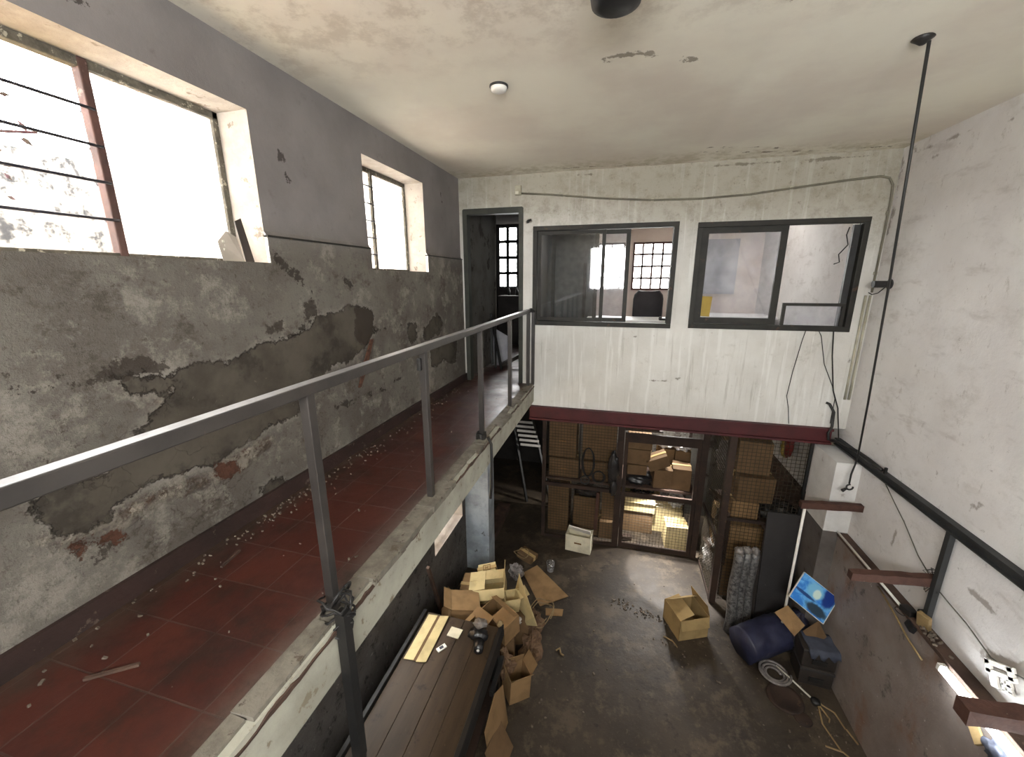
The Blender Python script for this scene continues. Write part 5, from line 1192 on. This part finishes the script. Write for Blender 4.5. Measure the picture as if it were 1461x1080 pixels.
# ------------------------------------------------------------------ yard outside the left windows
struct(MB().b2((-5.2, -6, 0), (XL-.32, 5.38, .6)).build('ground_yard', M['outground'], keep=True))
struct(MB().b2((-5.2, -6, .6), (-4.8, 12, 5.5)).build('wall_yard', M['yardwall'], keep=True))
vn = thing('climbing_vine', 'bare vine twig with a few dark leaves outside the big window', 'vine', (-3.2, 1.3, 4.3))
pts = [(-3.2, .6, 5.5), (-3.2, 1.0, 5.33), (-3.2, 1.25, 5.22), (-3.2, 1.55, 5.2), (-3.2, 1.75, 5.25)]
MB().tube(pts, .008, 6).build('twig', M['leaf'], vn)
MB().tube([(-3.2, .9, 4.4), (-3.2, 1.2, 4.5), (-3.2, 1.45, 4.55), (-3.2, 1.5, 4.4), (-3.2, 1.6, 4.3)], .006, 6).build('twig', M['leaf'], vn)
rnd = random.Random(2)
for k in range(46):
    if k < 14: f = rnd.random()*3.99; i = int(f); p = Vector(pts[i]).lerp(Vector(pts[i+1]), f-i)+Vector((rnd.uniform(-.05, .05), rnd.uniform(-.04, .04), rnd.uniform(-.07, .04)))
    else: p = Vector((-3.3+rnd.uniform(-.3, .1), rnd.uniform(.7, 1.75), rnd.choice([5.55, 5.4, 5.0])+rnd.gauss(0, .09)))
    a = rnd.uniform(0, 3); s_ = rnd.uniform(.015, .035); d1 = Vector((.3, math.cos(a), math.sin(a)))*s_; d2 = Vector((.3, -math.sin(a), math.cos(a)))*s_*.5
    MB().slab([p-d1, p+d2, p+d1, p-d2], .002).build('leaf', M['leaf'], vn)
# ------------------------------------------------------------------ light
w = bpy.data.worlds.new('World'); bpy.context.scene.world = w; w.use_nodes = True
bg = w.node_tree.nodes['Background']; bg.inputs[0].default_value = (1, .995, .98, 1); bg.inputs[1].default_value = 15.0
def light(name, kind, loc, rot, energy, size=None, color=(1, 1, 1), portal=False):
    ld = bpy.data.lights.new(name, kind); ld.energy = energy; ld.color = color
    if size: ld.shape = 'RECTANGLE'; ld.size, ld.size_y = size
    if portal: ld.cycles.is_portal = True
    o = bpy.data.objects.new(name, ld); o.location = loc; o.rotation_euler = rot; C.objects.link(o); return o
# daylight comes in through the openings (portals guide the sampling of the sky)
light('portal_near', 'AREA', (.4, YN-.05, 4.75), (R(90), 0, R(0)), 1, (2.6, 1.2), portal=True)
light('portal_big_window', 'AREA', (XL-.3, 1.12, 4.96), (0, R(-90), 0), 1, (.83, 1.94), portal=True)
light('portal_small_window', 'AREA', (XL-.3, 3.7, 4.98), (0, R(-90), 0), 1, (.9, 1.07), portal=True)
light('portal_low_window', 'AREA', (XL-.3, 4.52, 1.7), (0, R(-90), 0), 1, (1.4, .95), portal=True)
light('portal_added_opening', 'AREA', (XL-.3, 2.95, 1.85), (0, R(-90), 0), 1, (1.1, 1.5), portal=True)  # portal of the added unseen opening
light('portal_office', 'AREA', (.6, YF+.08, 4.8), (R(-90), 0, 0), 1, (4.2, 1.3), portal=True)
light('portal_corridor', 'AREA', (-2.25, YF+.08, 4.92), (R(-90), 0, 0), 1, (.95, 1.37), portal=True)
s = light('sun', 'SUN', (0, 0, 12), (0, R(24), 0), 22.0, color=(1, .93, .78)); s.data.angle = R(1)
# added area light, its source unseen, brightening the cartons in the cage
light('cage_fill', 'AREA', (1.05, 7.25, 2.45), (R(-10), R(42), 0), 36, (.6, .3), (1, .97, .93))

s = light('under_shelf_fill', 'SPOT', (.75, 6.42, 1.0), (R(-18), 0, 0), 60, color=(1, .97, .93)); s.data.spot_size = R(128); s.data.spot_blend = .5; s.data.shadow_soft_size = .03  # added spot brightening the cage floor and carton tops, no lamp seen
s = light('floor_patch_fill', 'SPOT', (.95, 6.34, 1.9), (R(-15), R(-5), 0), 170, color=(1, .97, .93)); s.data.spot_size = R(46); s.data.spot_blend = .25; s.data.shadow_soft_size = .03  # added spot that makes the bright floor patch before the cage door
light('office_fill', 'AREA', (1.7, 7.6, 5.66), (0, 0, 0), 7, (1.2, .3), (1, .95, .9))  # added to brighten the office, no fitting seen

# ------------------------------------------------------------------ camera
cam = bpy.data.cameras.new('camera'); co = bpy.data.objects.new('camera', cam); C.objects.link(co)
yaw, pit, rol = .257464710, .242662149, -.00258435205
F = Vector((-math.sin(yaw)*math.cos(pit), math.cos(yaw)*math.cos(pit), -math.sin(pit)))
R0 = Vector((math.cos(yaw), math.sin(yaw), 0)); U0 = R0.cross(F)
Rr = R0*math.cos(rol)+U0*math.sin(rol); Uu = -R0*math.sin(rol)+U0*math.cos(rol)
co.matrix_world = Matrix.Translation((0, 0, 4.45)) @ Matrix((Rr, Uu, -F)).transposed().to_4x4()
cam.sensor_fit = 'HORIZONTAL'; cam.sensor_width = 36; cam.lens = 572.911635/1461*36; cam.clip_start = .05; cam.clip_end = 100
sc = bpy.context.scene; sc.camera = co
sc.view_settings.view_transform = 'Standard'; sc.view_settings.look = 'None'; sc.view_settings.gamma = 1
sc.view_settings.exposure = 1.35
sc.cycles.max_bounces = 10; sc.cycles.diffuse_bounces = 6; sc.cycles.transparent_max_bounces = 16
sc.cycles.sample_clamp_indirect = 6
